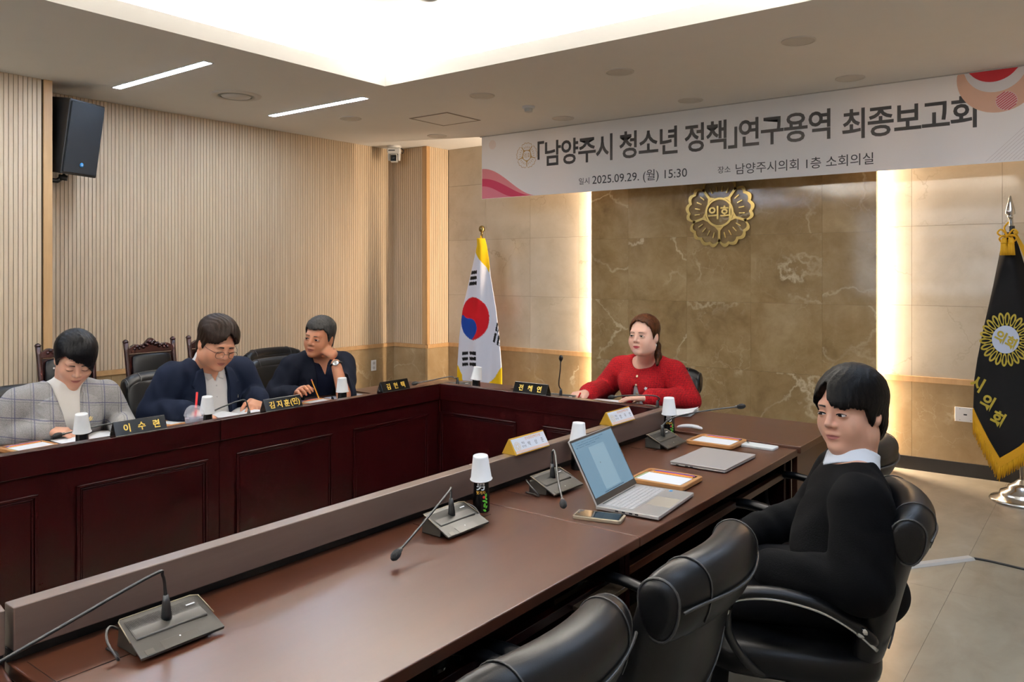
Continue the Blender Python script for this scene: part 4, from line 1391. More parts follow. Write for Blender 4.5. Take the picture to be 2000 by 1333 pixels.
obj('camera_bump', MB().lathe([(.004, 0), (.003, .001)], 12, M=TR(-.066, 0, .0116)), M_BLACK, r)
for q in (-.03, .01):
    obj('side_key', MB().box((q, -.0385, .005), (q + .018, -.0365, .008)), plain('8d816b', .3, metal=.5), r)
r = phone('smartphone', basis((-1.245, 3.428, WT), (.998, -.05, 0), (.05, .998, 0)), 'white smartphone lying face down by the tray', plain('e6e5de', .35, var=.02), None, .15, .07)
isl = obj('camera_island', MB().box((-.07, -.005, .0108), (-.045, .028, .0125)), plain('dddcd5', .3), r, bevel=.002)
for q in ((-.0625, .018), (-.0525, .004)):
    obj('lens', MB().lathe([(.0055, 0), (.0045, .001), (.001, .0012)], 14, M=TR(q[0], q[1], .0125)), M_BLACK, isl, smooth=True)
obj('side_key', MB().box((.0, -.0362, .005), (.022, -.0345, .008)), plain('cfcec8', .4), r)

# curved white handset on the head table
p = atz(1347, 835, WTB + .012)
r = thing('white_handset', 'slim curved white handset on the head table', 'handset', basis((p.x, p.y, WTB), (.96, .28, 0), (-.28, .96, 0)))
secs = []
for k in range(9):
    u = -1 + k / 4
    hh = .0085 * (1 - .45 * u ** 4)
    zz = .0105 + .010 * (1 - u * u) - .002
    secs.append([(u * .062, sgn(math.cos(a), .6) * .017 * (1 - .4 * u ** 6), zz + hh * sgn(math.sin(a), .7)) for a in [2 * math.pi * q / 16 for q in range(16)]])
obj('shell', MB().rings(secs), plain('e2e0dc', .35, var=.02), r, smooth=True, sub=1)
obj('button', MB().lathe([(.003, 0), (.002, .001)], 12, M=TR(.048, 0, .0195)), plain('8a8884', .4), r)

# ---------- papers
def sheets(name, M, w, h, n, lab, cat, curl=.0, mat=None):
    r = thing(name, lab, cat, M)
    for k in range(n):
        a = .04 * math.sin(k * 2.3)
        f = lambda u, v_, k=k, a=a: RZm(a) @ Vector(((u - .5) * w, (v_ - .5) * h, .0008 + .0012 * k + curl * (k + 1) / n * max(0, u - .6) ** 2 * 6))
        obj('sheet', MB().grid(f, 10, 4, .0004), mat or M_PAPER, r)
    return r
p = atz(1335, 806, WTB)
sheets('loose_papers', basis((-1.93, 3.93, WTB), (.97, .2, 0), (-.2, .97, 0)), .29, .21, 4, 'loose white papers beside the woman in the red jacket', 'papers', .02)
sheets('script_sheet', basis((-2.42, 4.02, WTB), (.99, .1, 0), (-.1, .99, 0)), .30, .16, 2, 'white papers under the hands of the woman in red', 'papers')

def open_book(M, w, h, lab, thick=.018):
    r = thing('open_booklet', lab, 'booklet', M, 'booklets on the left desks')
    for s in (-1, 1):
        def f(u, v_, s=s):
            return Vector((s * u * w, (v_ - .5) * h, .004 + thick * math.sin(min(1, u * 1.6) * math.pi * .62) * (1 - .45 * u)))
        obj('page_block', MB().grid((lambda u, v_, f=f: f(1 - u, v_)) if s < 0 else f, 14, 4, .003), M_PAPER, r, smooth=True)
        sd = MB()
        for k in range(5):
            sd.tube([Vector((0, -h / 2, 0)) + Vector(f(u / 10, 0)) * Vector((1, 0, 1)).length * 0 + Vector((f(u / 10, 0).x, 0, f(u / 10, 0).z * (.2 + .18 * k))) for u in range(11)], .0006, 4)
        obj('page_edges', sd, plain('a9aab0', .7), r)
    obj('cover', MB().box((-w - .003, -h / 2 - .002, 0), (w + .003, h / 2 + .002, .002)), plain('cfd4df', .5), r)
    pr = MB()
    for k in range(6):
        pr.box((.04, -h * .38 + k * h * .13, 0), (w * .85, -h * .38 + k * h * .13 + .0022, .0003), TR(0, 0, .0215))
    return r
open_book(basis((-3.70, 1.735, WT), (0, 1, 0), (-1, 0, 0)), .15, .21, 'open booklet under the hand of the woman in the checked jacket', .022)
open_book(basis((-3.70, 2.49, WT), (.0, 1, 0), (-1, 0, 0)), .15, .21, 'thick open booklet before the bespectacled man', .035)
sheets('closed_booklet', basis((-3.74, 3.27, WT), (.05, 1, 0), (-1, .05, 0)), .24, .18, 4, 'closed pale booklet before the grey haired man', 'booklet', 0, plain('c8ccd6', .45))

# ---------- clear drink cup with a red straw
M_CLEAR = NT('clear_plastic')
M_CLEAR.set('f4f5f8', .12)
M_CLEAR.b.inputs['Alpha'].default_value = .28
M_CLEAR = M_CLEAR.m
M_MILK = plain('d5d2dc', .5, var=.03)
r = thing('drink_cup', 'clear plastic drink cup with a red straw', 'cup', TR(-3.33, 2.0, WT))
obj('cup_wall', MB().lathe([(.029, 0), (.030, .002), (.041, .118), (.0425, .120), (.0405, .121), (.029, .004), (.001, .003)], 36, caps=False), M_CLEAR, r, smooth=True)
obj('drink', MB().lathe([(.001, .005), (.0283, .005), (.0385, .108), (.001, .108)], 32, caps=False), M_MILK, r, auto=40)
obj('print_band', MB().lathe([(.0308, .016), (.0352, .060)], 36, caps=False), plain('a9bdd6', .5), r, smooth=True)
pr = [('8e2f3a', -.35, .032, .004, .009), ('c9763a', .05, .034, .007, .008), ('25406e', .05, .023, .0075, .004), ('c7a37c', .45, .034, .004, .007), ('6e86b8', -.1, .053, .016, .0022)]
va = vw(-3.33, 2.0)
for hx, da, zz, hw_, hh in pr:
    rad = np.interp(zz, [.016, .06], [.0308, .0352]) + .0006
    vs = [(rad * math.cos(va + da + q * hw_ / rad), rad * math.sin(va + da + q * hw_ / rad), zz + s * hh) for s in (-1, 1) for q in (-1, -.33, .33, 1)]
    obj('print_mark', MB().add(vs, [(0, 1, 5, 4), (1, 2, 6, 5), (2, 3, 7, 6)]), plain(hx, .5), r)
obj('dome_lid', MB().lathe([(.0435, .117), (.0445, .122), (.0425, .126), (.040, .138), (.031, .154), (.018, .163), (.008, .165)], 36, caps=False), M_CLEAR, r, smooth=True)
obj('straw', MB().tube([(.0, .002, .02), (.001, .006, .12), (.004, .012, .222)], .0048, 12), plain('d8120f', .4), r, smooth=True)

# ---------- cable cover and cable on the floor
p0, p1 = atz(1780, 1107, 0), atz(1897, 1092, 0)
d = (p1 - p0); L = d.length; d.normalize()
M = basis((p0.x, p0.y, 0), d, (-d.y, d.x, 0))
r = tag(obj('cable_cover', MB().rings([[(x - .12, y, z) for y, z in ((-.03, 0), (.03, 0), (.018, .012), (-.018, .012))] for x in (0, L + .12)]), plain('b9b7b2', .5), M=M, bevel=.002), 'flat grey cable cover on the floor behind the chairs', 'cable cover')
q = [p1 + Vector((0, 0, .005)), atz(1930, 1096, .005), atz(1965, 1104, .005), atz(2005, 1113, .005), atz(2060, 1120, .005)]
tag(obj('floor_cable', MB().tube(spline(q), .006, 8), M_BLACK, smooth=True), 'black cable running from the grey cover along the floor', 'cable')

# ================================================================== FLAGS
def attr_mat(name, rough=.75, bump=0.0):
    t = NT(name)
    at = t.n('ShaderNodeAttribute', attribute_name='print')
    t.set(at.outputs['Color'], rough, spec=.25)
    if bump:
        t.bump(t.noise(t.coords(), 900, 2).outputs[0], bump)
    return t.m


def inpoly(x, y, poly):
    c = np.zeros(x.shape, bool)
    n = len(poly)
    for i in range(n):
        x0, y0 = poly[i]
        x1, y1 = poly[(i + 1) % n]
        k = ((y0 > y) != (y1 > y)) & (x < (x1 - x0) * (y - y0) / (y1 - y0 + 1e-12) + x0)
        c ^= k
    return c


def cloth(name, Yp, left, right, y0, y1, folds, parent, root, mat, paint, nu=120, nv=260, bottom=None):
    """Hanging cloth: left/right edge as (py, px) lists, folds(u, t) = depth toward the room in metres."""
    ly = [p[0] for p in left]; lxx = [p[1] for p in left]
    ry = [p[0] for p in right]; rxx = [p[1] for p in right]
    def S(px, py, lift=0.0):
        t_ = (py - y0) / (y1 - y0)
        l, r_ = np.interp(py, ly, lxx), np.interp(py, ry, rxx)
        u = (px - l) / (r_ - l)
        q = aty(px, py, Yp)
        return Vector((q.x, q.y - folds(u, t_) - lift, q.z)) - root
    verts, cols = [], []
    for j in range(nv + 1):
        for i in range(nu + 1):
            u = i / nu
            bt = bottom(u) if bottom else y1
            py = y0 + (bt - y0) * j / nv
            l, r_ = np.interp(py, ly, lxx), np.interp(py, ry, rxx)
            px = l + (r_ - l) * u
            verts.append(tuple(S(px, py)))
            cols.append((px, py))
    w = nu + 1
    faces = [(j * w + i, (j + 1) * w + i, (j + 1) * w + i + 1, j * w + i + 1) for j in range(nv) for i in range(nu)]
    me = bpy.data.meshes.new(name)
    me.from_pydata(verts, [], faces)
    cc_ = np.array(cols)
    rgb = paint(cc_[:, 0], cc_[:, 1])
    at = me.color_attributes.new('print', 'FLOAT_COLOR', 'POINT')
    at.data.foreach_set('color', np.concatenate([rgb, np.ones((len(rgb), 1))], 1).astype(np.float32).ravel())
    me.materials.append(mat)
    me.polygons.foreach_set('use_smooth', [True] * len(faces))
    o = obj(name, me, None, parent)
    md = o.modifiers.new('thick', 'SOLIDIFY')
    md.thickness = .003
    md.offset = 0
    return o, S


M_FLAGCLOTH = attr_mat('flag_cloth', .8, .15)
# --- national flag beside the corner pilaster
K = lambda x, y: (840 + x * .345, 420 + y * .345)
root = Vector((-5.25, 6.40, 0))
r = thing('national_flag', 'white flag with red and blue circle hanging on its pole', 'flag', TR(*root))
obj('pole', MB().tube([(0, 0, .05), (.0, -.005, 1.0), (0, -.01, 1.93)], .011, 12), plain('8d7a4c', .3, metal=.7), r, smooth=True)
obj('finial', MB().lathe([(.012, 0), (.016, .005), (.010, .014), (.014, .02), (.028, .03), (.033, .052), (.028, .076), (.012, .088), (.002, .09)], 24, M=TR(0, -.01, 1.89)), plain('7b6a42', .28, metal=.8), r, smooth=True)
obj('base', MB().lathe([(.17, 0), (.172, .01), (.15, .02), (.11, .03), (.10, .05), (.05, .07), (.03, .10), (.015, .12)], 36), M_CHROME, r, smooth=True)
RED, BLU, WHT, YEL, BLK = [np.array(lin(c)[:3]) for c in ('c01420', '123f95', 'dfe0ea', 'e3b814', '0d0d10')]
tg_blue = [K(*p) for p in ((215, 566), (225, 577), (240, 584), (265, 585), (288, 596), (302, 618), (305, 645), (298, 668), (285, 688), (266, 707), (230, 720), (180, 700), (180, 570))]
bars = []
for k in range(3):
    bars.append([K(*p) for p in ((258 - 5 * k, 318 + 31 * k), (301, 314 + 31 * k), (301, 333 + 31 * k), (253 - 5 * k, 339 + 31 * k))])
    bars.append([K(*p) for p in ((206, 773 + 31 * k), (241, 770 + 31 * k), (242, 788 + 31 * k), (207, 792 + 31 * k))])
    bars.append([K(*p) for p in ((250, 770 + 31 * k), (302, 769 + 31 * k), (302, 789 + 31 * k), (252, 788 + 31 * k))])
bars += [[K(*p) for p in q] for q in (((403, 606), (410, 614), (404, 660), (394, 655)), ((392, 664), (404, 670), (393, 722), (379, 715)),
                                      ((414, 628), (419, 640), (409, 668), (406, 662)), ((412, 672), (420, 690), (413, 738), (404, 730)), ((420, 715), (425, 725), (424, 742), (418, 740)))]
yel = [[K(*p) for p in q] for q in (((270, 130), (360, 130), (356, 330), (344, 300), (318, 258), (284, 212)), ((150, 840), (180, 848), (204, 900), (212, 990), (150, 990)), ((450, 850), (428, 862), (398, 915), (318, 975), (312, 1010), (450, 1010)))]
cxk, cyk = K(278, 585)
def paint_k(x, y):
    c = np.tile(WHT, (len(x), 1))
    e = ((x - cxk) / (81 * .345)) ** 2 + ((y - cyk) / (121 * .345)) ** 2 < 1
    c[e] = RED
    c[e & inpoly(x, y, tg_blue)] = BLU
    for b in bars:
        c[inpoly(x, y, b)] = BLK
    for b in yel:
        c[inpoly(x, y, b)] = YEL
    return c
fk = lambda u, t_: .05 + .035 * t_ * math.sin(u * 13 + 2.2 * t_) * (.4 + .6 * u) + .05 * math.sin(math.pi * min(max(u, 0), 1))
cloth('cloth', 6.37, [(466, 938), (480, 938), (530, 927), (600, 911), (660, 904), (720, 900.5), (790, 900)], [(466, 953), (480, 957), (505, 961), (540, 965), (600, 976), (660, 984), (720, 989), (790, 990)],
      466, 790, fk, r, root, M_FLAGCLOTH, paint_k, 90, 230, lambda u: 775 + 20 * math.sin(math.pi * u))
obj('cord', MB().tube(spline([(.0, -.03, 1.87), (.03, -.05, 1.80), (.02, -.06, 1.70), (.05, -.07, 1.60)]), .008, 8), plain('d9a514', .7), r, smooth=True)

# --- council flag by the right end of the wall
root = Vector((-.49, 6.14, 0))
Y2 = 6.10
r = thing('council_flag', 'dark flag with gold fringe and flower crest on a steel stand', 'flag', TR(*root))
pt = aty(1973, 400, 6.12) - root
obj('base', MB().lathe([(.185, 0), (.19, .008), (.18, .02), (.135, .035), (.13, .05), (.125, .062), (.085, .08), (.08, .10), (.05, .12), (.028, .14), (.015, .15)], 40), M_CHROME, r, smooth=True)
obj('pole', MB().tube([(0, 0, .14), tuple(pt)], .013, 12), M_CHROME, r, smooth=True)
obj('spearhead', MB().lathe([(.010, 0), (.018, .006), (.018, .014), (.012, .02), (.03, .03), (.028, .05), (.016, .10), (.007, .145), (.002, .15)], 20, M=TR(pt.x, pt.y, pt.z - .09)), M_CHROME, r, smooth=True)
obj('pole_clip', MB().lathe([(.018, 0), (.018, .03)], 14, M=TR(pt.x + .008, pt.y, pt.z - .17)), M_BLACK, r)
def paint_c(x, y):
    return np.tile(np.array(lin('050507')[:3]), (len(x), 1))
Lc = [(455, 1964), (480, 1957), (560, 1941), (640, 1923), (700, 1911), (740, 1905), (800, 1904), (850, 1925), (893, 1952), (940, 1985)]
Rc = [(455, 1979), (480, 1990), (560, 2014), (640, 2034), (700, 2046), (800, 2062), (893, 2075), (940, 2080)]
fc = lambda u, t_: .03 + .06 * math.sin(math.pi * min(max(u, 0), 1)) + .03 * t_ * math.sin(u * 9.5 + 1.0)
bot = lambda u: np.interp(u, [0, .02, .30, .55, 1], [797, 803, 893, 868, 800])
Lc2 = [(455, 1964), (480, 1957), (560, 1941), (640, 1923), (700, 1911), (740, 1905), (803, 1903), (940, 1903)]
oc, SF = cloth('cloth', Y2, Lc2, Rc, 455, 893, fc, r, root, M_FLAGCLOTH, paint_c, 70, 140, bot)
M_FLAGGOLD = plain('b09a2c', .5, var=.12)
M_FRINGE = plain('dba412', .7, var=.15)
def on_flag(name, vs, fs, cx, cy, mpp, rot, mat, lift):
    """Place flat art (metres) on the cloth around pixel (cx, cy)."""
    out = []
    c, s = math.cos(rot), math.sin(rot)
    for x, y, z in vs:
        X, Yv = x * c - y * s, x * s + y * c
        out.append(tuple(SF(cx + X / mpp, cy - Yv / mpp, lift)))
    return obj(name, MB().add(out, fs), mat, r)
mpp = aty(1967, 665, Y2); mpp = (Vector((mpp.x, mpp.y)).length * .98) / FPX * .97
def star(nl, r0, r1, n=160):
    return [((r0 + (r1 - r0) * abs(math.cos(nl * math.pi * k / n)) ** .6) * math.cos(2 * math.pi * k / n), (r0 + (r1 - r0) * abs(math.cos(nl * math.pi * k / n)) ** .6) * math.sin(2 * math.pi * k / n), 0) for k in range(n)]
for k in range(22):
    a = 2 * math.pi * k / 22
    pts, fs = [], []
    for q in range(14):
        b = 2 * math.pi * q / 14
        x, y = .148 + .05 * math.cos(b), .0195 * math.sin(b) * (1.15 if math.cos(b) > 0 else .8)
        pts.append((x * math.cos(a) - y * math.sin(a), x * math.sin(a) + y * math.cos(a), 0))
    for q in range(14):
        b = 2 * math.pi * q / 14
        x, y = .148 + .034 * math.cos(b), .0085 * math.sin(b)
        pts.append((x * math.cos(a) - y * math.sin(a), x * math.sin(a) + y * math.cos(a), 0))
    fs = [(q, (q + 1) % 14, 14 + (q + 1) % 14, 14 + q) for q in range(14)]
    on_flag('crest_petal', pts, fs, 1967, 662, mpp, -.5, M_FLAGGOLD, .004)
dsk = [(0, 0, 0)] + [(rr * math.cos(q * math.pi / 20), rr * math.sin(q * math.pi / 20), 0) for rr in (.05, .101) for q in range(40)]
dfs = [(0, 1 + q, 1 + (q + 1) % 40) for q in range(40)] + [(1 + q, 41 + q, 41 + (q + 1) % 40, 1 + (q + 1) % 40) for q in range(40)]
on_flag('crest_disc', dsk, dfs, 1967, 662, mpp, 0, plain('c3c9da', .7), .007)
on_flag('crest_letters', *text_geo('의회', .095, bold=.0035), 1967, 662, mpp, -.5, M_FLAGGOLD, .010)
for chh, cx, cy in (('시', 1911, 747), ('의', 1931, 783), ('회', 1951, 815)):
    on_flag('flag_letter', *text_geo(chh, .115, bold=.004), cx, cy, mpp, -.52, M_FLAGGOLD, .005)
# fringe: woven band and hanging strands along the lower edge
bandpts = [(0.0, 797), (.10, 828), (.20, 861), (.30, 893), (.42, 882), (.55, 868), (.75, 838), (1.0, 800)]
fb, fr_ = MB(), MB()
N = 120
def edge_px(u):
    py = np.interp(u, [p[0] for p in bandpts], [p[1] for p in bandpts])
    l, rr = np.interp(py, [p[0] for p in Lc2], [p[1] for p in Lc2]), np.interp(py, [p[0] for p in Rc], [p[1] for p in Rc])
    return l + (rr - l) * u, py
for k in range(N):
    u = k / (N - 1)
    px, py = edge_px(u)
    a = SF(px, py - 1, .006)
    ln_ = .155 if u < .3 else .135
    jig = .008 * math.sin(k * 2.7)
    fr_.tube([a, a + Vector((jig * .3, -.004, -ln_ * .5)), a + Vector((jig, -.002 + .004 * math.sin(k * 1.9), -ln_))], [.0045, .0042, .003], 5)
fb.grid(lambda u, v_: SF(*edge_px(u), .011) + Vector((0, 0, -.058 * v_ + .004)), 60, 4, .004)
o = obj('fringe_strands', fr_, M_FRINGE, r, smooth=True)
o['kind'] = 'stuff'
obj('fringe_band', fb, plain('d39a10', .8, bump=.9, bscale=260), r)
obj('top_band', MB().grid(lambda u, v_: SF(1979 + 26 * u + (6 + 8 * u) * v_, 452 + 60 * u, .012), 10, 4, .003), M_FRINGE, r)
# cord bow and tassel
c0 = aty(1971, 462, Y2) - root + Vector((0, -.10, 0))
cord = MB()
for sx, w, h in ((-1, .055, .02), (1, .055, .02), (-1, .045, -.02), (1, .05, -.015)):
    cord.tube(spline([c0, c0 + Vector((sx * w * .6, -.01, h + .02)), c0 + Vector((sx * w, 0, h)), c0 + Vector((sx * w * .6, .01, h - .02)), c0], 6), .0055, 7)
cord.tube(spline([c0, c0 + Vector((-.02, .02, .05)), c0 + Vector((.0, .06, .09))], 5), .006, 7)
obj('cord_bow', cord, M_FRINGE, r, smooth=True)
for dx in (-.018, .02):
    tc = c0 + Vector((dx, -.008, -.03))
    ts = MB().lathe([(.010, .02), (.017, .005), (.018, -.01), (.02, -.02)], 14, M=TR(*tc))
    for q in range(22):
        a = 2 * math.pi * q / 22
        ts.tube([tc + Vector((.015 * math.cos(a), .015 * math.sin(a), -.015)), tc + Vector((.021 * math.cos(a), .021 * math.sin(a), -.095))], .003, 5)
    obj('tassel', ts, M_FRINGE, r, smooth=True)

# ================================================================== BODY MODELLING: smooth distance fields -> one surface
def V3(*a):
    return np.array(a, np.float32)


def smin(a, b, k):
    h = np.clip(.5 + .5 * (b - a) / k, 0, 1)
    return b + (a - b) * h - k * h * (1 - h)


def smax(a, b, k):
    return -smin(-a, -b, k)


def d_cone(P, a, b, ra, rb):
    ba = b - a
    h = np.clip(((P - a) @ ba) / max(float(ba @ ba), 1e-9), 0, 1)
    return np.linalg.norm(P - a - h[:, None] * ba, axis=1) - (ra + (rb - ra) * h)


def d_ell(P, c, r, R=None):
    q = P - c
    if R is not None:
        q = q @ R
    k0 = np.linalg.norm(q / r, axis=1)
    k1 = np.linalg.norm(q / (r * r), axis=1)
    return np.where(k1 > 1e-9, k0 * (k0 - 1) / np.maximum(k1, 1e-9), -min(r))


class Field:
    """A list of blended primitives; each is only evaluated near itself."""

    def __init__(self):
        self.ops = []

    def cone(self, a, b, ra, rb=None, k=.02, op='+'):
        rb = ra if rb is None else rb
        a, b = np.asarray(a, np.float32), np.asarray(b, np.float32)
        c = (a + b) / 2
        R = np.linalg.norm(b - a) / 2 + max(ra, rb)
        self.ops.append((op, k, c, R, lambda P: d_cone(P, a, b, ra, rb)))
        return self

    def ell(self, c, r, k=.02, op='+', R=None):
        c, r = np.asarray(c, np.float32), np.asarray(r, np.float32)
        self.ops.append((op, k, c, float(max(r)), lambda P: d_ell(P, c, r, R)))
        return self

    def fn(self, c, R, f, k=.02, op='+'):
        self.ops.append((op, k, np.asarray(c, np.float32), R, f))
        return self

    def chain(self, pts, rad, k=.02):
        for i in range(len(pts) - 1):
            self.cone(pts[i], pts[i + 1], rad[i], rad[i + 1], k)
        return self

    def __call__(self, P):
        P = np.asarray(P, np.float32)
        if len(P) > 60000:
            return np.concatenate([self(P[i:i + 40000]) for i in range(0, len(P), 40000)])
        d = np.full(len(P), .5, np.float32)
        if not len(P):
            return d
        lo, hi = P.min(0), P.max(0)
        for op, k, c, R, f in self.ops:
            lim = R + .07 + k
            if np.linalg.norm(np.maximum(np.maximum(lo - c, c - hi), 0)) > lim:
                continue
            q = P - c
            m = np.einsum('ij,ij->i', q, q) < lim * lim
            if not m.any():
                continue
            v = f(P[m]).astype(np.float32)
            if op == '+':
                d[m] = smin(d[m], v, k)
            elif op == '-':
                d[m] = smax(d[m], -v, k)
            elif op == '&':
                d[m] = smax(d[m], v, k)
        return d


def surface(sdf, lo, hi, h, B=8):
    lo = np.asarray(lo, float)
    nb = np.ceil((np.asarray(hi, float) - lo) / (h * B)).astype(int) + 1
    n = nb * B
    H = h * B
    ci = np.stack(np.meshgrid(*[np.arange(k) for k in nb], indexing='ij'), -1).reshape(-1, 3)
    cc = lo + (ci + .5) * H - h / 2
    dc = sdf(cc)
    D = np.repeat(np.repeat(np.repeat(dc.reshape(nb), B, 0), B, 1), B, 2).astype(np.float32)
    act = ci[np.abs(dc) < H * 1.15]
    off = np.stack(np.meshgrid(*[np.arange(B)] * 3, indexing='ij'), -1).reshape(-1, 3)
    for s in range(0, len(act), 40):
        a = act[s:s + 40]
        idx = (a[:, None, :] * B + off[None]).reshape(-1, 3)
        D[idx[:, 0], idx[:, 1], idx[:, 2]] = sdf(lo + idx * h)
    S = D < 0
    c8 = [(i, j, k) for i in (0, 1) for j in (0, 1) for k in (0, 1)]
    sl = lambda A, o: A[o[0]:n[0] - 1 + o[0], o[1]:n[1] - 1 + o[1], o[2]:n[2] - 1 + o[2]]
    cnt = sum(sl(S, o).astype(np.int8) for o in c8)
    cell = (cnt > 0) & (cnt < 8)
    ijk = np.argwhere(cell)
    vid = -np.ones(cell.shape, np.int64)
    vid[cell] = np.arange(len(ijk))
    acc = np.zeros((len(ijk), 3)); w = np.zeros(len(ijk))
    for p in c8:
        for ax in range(3):
            if p[ax]:
                continue
            q = list(p); q[ax] = 1
            a = D[ijk[:, 0] + p[0], ijk[:, 1] + p[1], ijk[:, 2] + p[2]]
            b = D[ijk[:, 0] + q[0], ijk[:, 1] + q[1], ijk[:, 2] + q[2]]
            m = (a < 0) != (b < 0)
            t_ = a[m] / (a[m] - b[m])
            pos = np.tile(np.array(p, float), (m.sum(), 1))
            pos[:, ax] = t_
            acc[m] += pos; w[m] += 1
    V = lo + (ijk + acc / w[:, None]) * h
    F = []
    for ax in range(3):
        o = [0, 0, 0]; o[ax] = 1
        A = S[:n[0] - o[0], :n[1] - o[1], :n[2] - o[2]]
        Bq = S[o[0]:, o[1]:, o[2]:]
        e = np.argwhere(A != Bq)
        u, v_ = [(1, 2), (2, 0), (0, 1)][ax]
        e = e[(e[:, u] > 0) & (e[:, v_] > 0) & (e[:, u] < n[u] - 1) & (e[:, v_] < n[v_] - 1) & (e[:, ax] < n[ax] - 1)]
        if not len(e):
            continue
        fl = A[e[:, 0], e[:, 1], e[:, 2]]
        def at(du, dv):
            x = e.copy(); x[:, u] -= du; x[:, v_] -= dv
            return vid[x[:, 0], x[:, 1], x[:, 2]]
        quad = np.stack([at(1, 1), at(0, 1), at(0, 0), at(1, 0)], 1)
        quad[~fl] = quad[~fl][:, ::-1]
        F.append(quad)
    F = np.concatenate(F)
    F = F[(F >= 0).all(1)]
    # settle the vertices on the surface
    e = h * .5
    for _ in range(1):
        d0 = sdf(V)
        g = np.stack([sdf(V + np.eye(3)[i] * e) - d0 for i in range(3)], 1) / e
        gl = np.linalg.norm(g, axis=1)
        V = V - g / np.maximum(gl, .3)[:, None] ** 2 * np.clip(d0, -h, h)[:, None]
    return V, F


def sdf_obj(name, sdf, lo, hi, h, mat, parent, root, smooth_it=2, paint=None, cut=None):
    V, F = surface(sdf, lo, hi, h)
    if smooth_it:
        for it in range(smooth_it):
            acc = np.zeros_like(V); c = np.zeros(len(V))
            for a, b in ((0, 1), (1, 2), (2, 3), (3, 0)):
                np.add.at(acc, F[:, a], V[F[:, b]]); np.add.at(c, F[:, a], 1)
                np.add.at(acc, F[:, b], V[F[:, a]]); np.add.at(c, F[:, b], 1)
            V = V + .4 * (acc / np.maximum(c, 1)[:, None] - V)
    me = bpy.data.meshes.new(name)
    Vl = (V - np.asarray(root)).astype(np.float32)
    me.vertices.add(len(V)); me.vertices.foreach_set('co', Vl.ravel())
    me.loops.add(F.size); me.loops.foreach_set('vertex_index', F.astype(np.int32).ravel())
    me.polygons.add(len(F)); me.polygons.foreach_set('loop_start', np.arange(0, F.size, 4, dtype=np.int32))
    try:
        me.polygons.foreach_set('loop_total', np.full(len(F), 4, np.int32))
    except Exception:
        pass
    me.update(calc_edges=True)
    me.validate()
    me.polygons.foreach_set('use_smooth', [True] * len(me.polygons))
    me.materials.append(mat)
    if paint is not None:
        at = me.color_attributes.new('print', 'FLOAT_COLOR', 'POINT')
        rgb = paint(V)
        at.data.foreach_set('color', np.concatenate([rgb, np.ones((len(rgb), 1))], 1).astype(np.float32).ravel())
    return obj(name, me, None, parent)


def trace(sdf, O, d, far=.4):
    """March rays from O along d to the surface."""
    O = np.asarray(O, float).copy()
    t_ = np.zeros(len(O))
    for _ in range(40):
        s = sdf(O + t_[:, None] * d)
        t_ += s * .8
        if np.abs(s).max() < 2e-4:
            break
    t_ = np.clip(t_, 0, far)
    return O + t_[:, None] * d


def skin_mat(name, c):
    t = NT(name)
    v = t.coords()
    base = lin(c)[:3]
    n1 = t.noise(v, 22, 3)
    red = tuple(min(1, x * y) for x, y in zip(base, (1.06, .90, .86)))
    t.set(t.mix(t.math('MULTIPLY', n1.outputs[0], .8), base, red), .48, spec=.4)
    t.b.inputs['Subsurface Weight'].default_value = .12
    t.b.inputs['Subsurface Radius'].default_value = (.012, .005, .003)
    t.b.inputs['Subsurface Scale'].default_value = .4
    return t.m


def hair_mat(name, c0, c1, rough=.42):
    t = NT(name)
    v = t.coords((90, 90, 14))
    n1 = t.noise(v, 1.4, 4, .6, .3)
    t.set(t.ramp(n1.outputs[0], [(.35, c0), (.7, c1)]), rough, spec=.45)
    t.b.inputs['Specular IOR Level'].default_value = .07
    t.bump(n1.outputs[0], .5, .004)
    return t.m


M_EYEWHITE = plain('cfc8c2', .25, var=.02)
M_IRIS = plain('0a0605', .6, spec=.08)
M_LASH = plain('080606', .8, spec=.05)


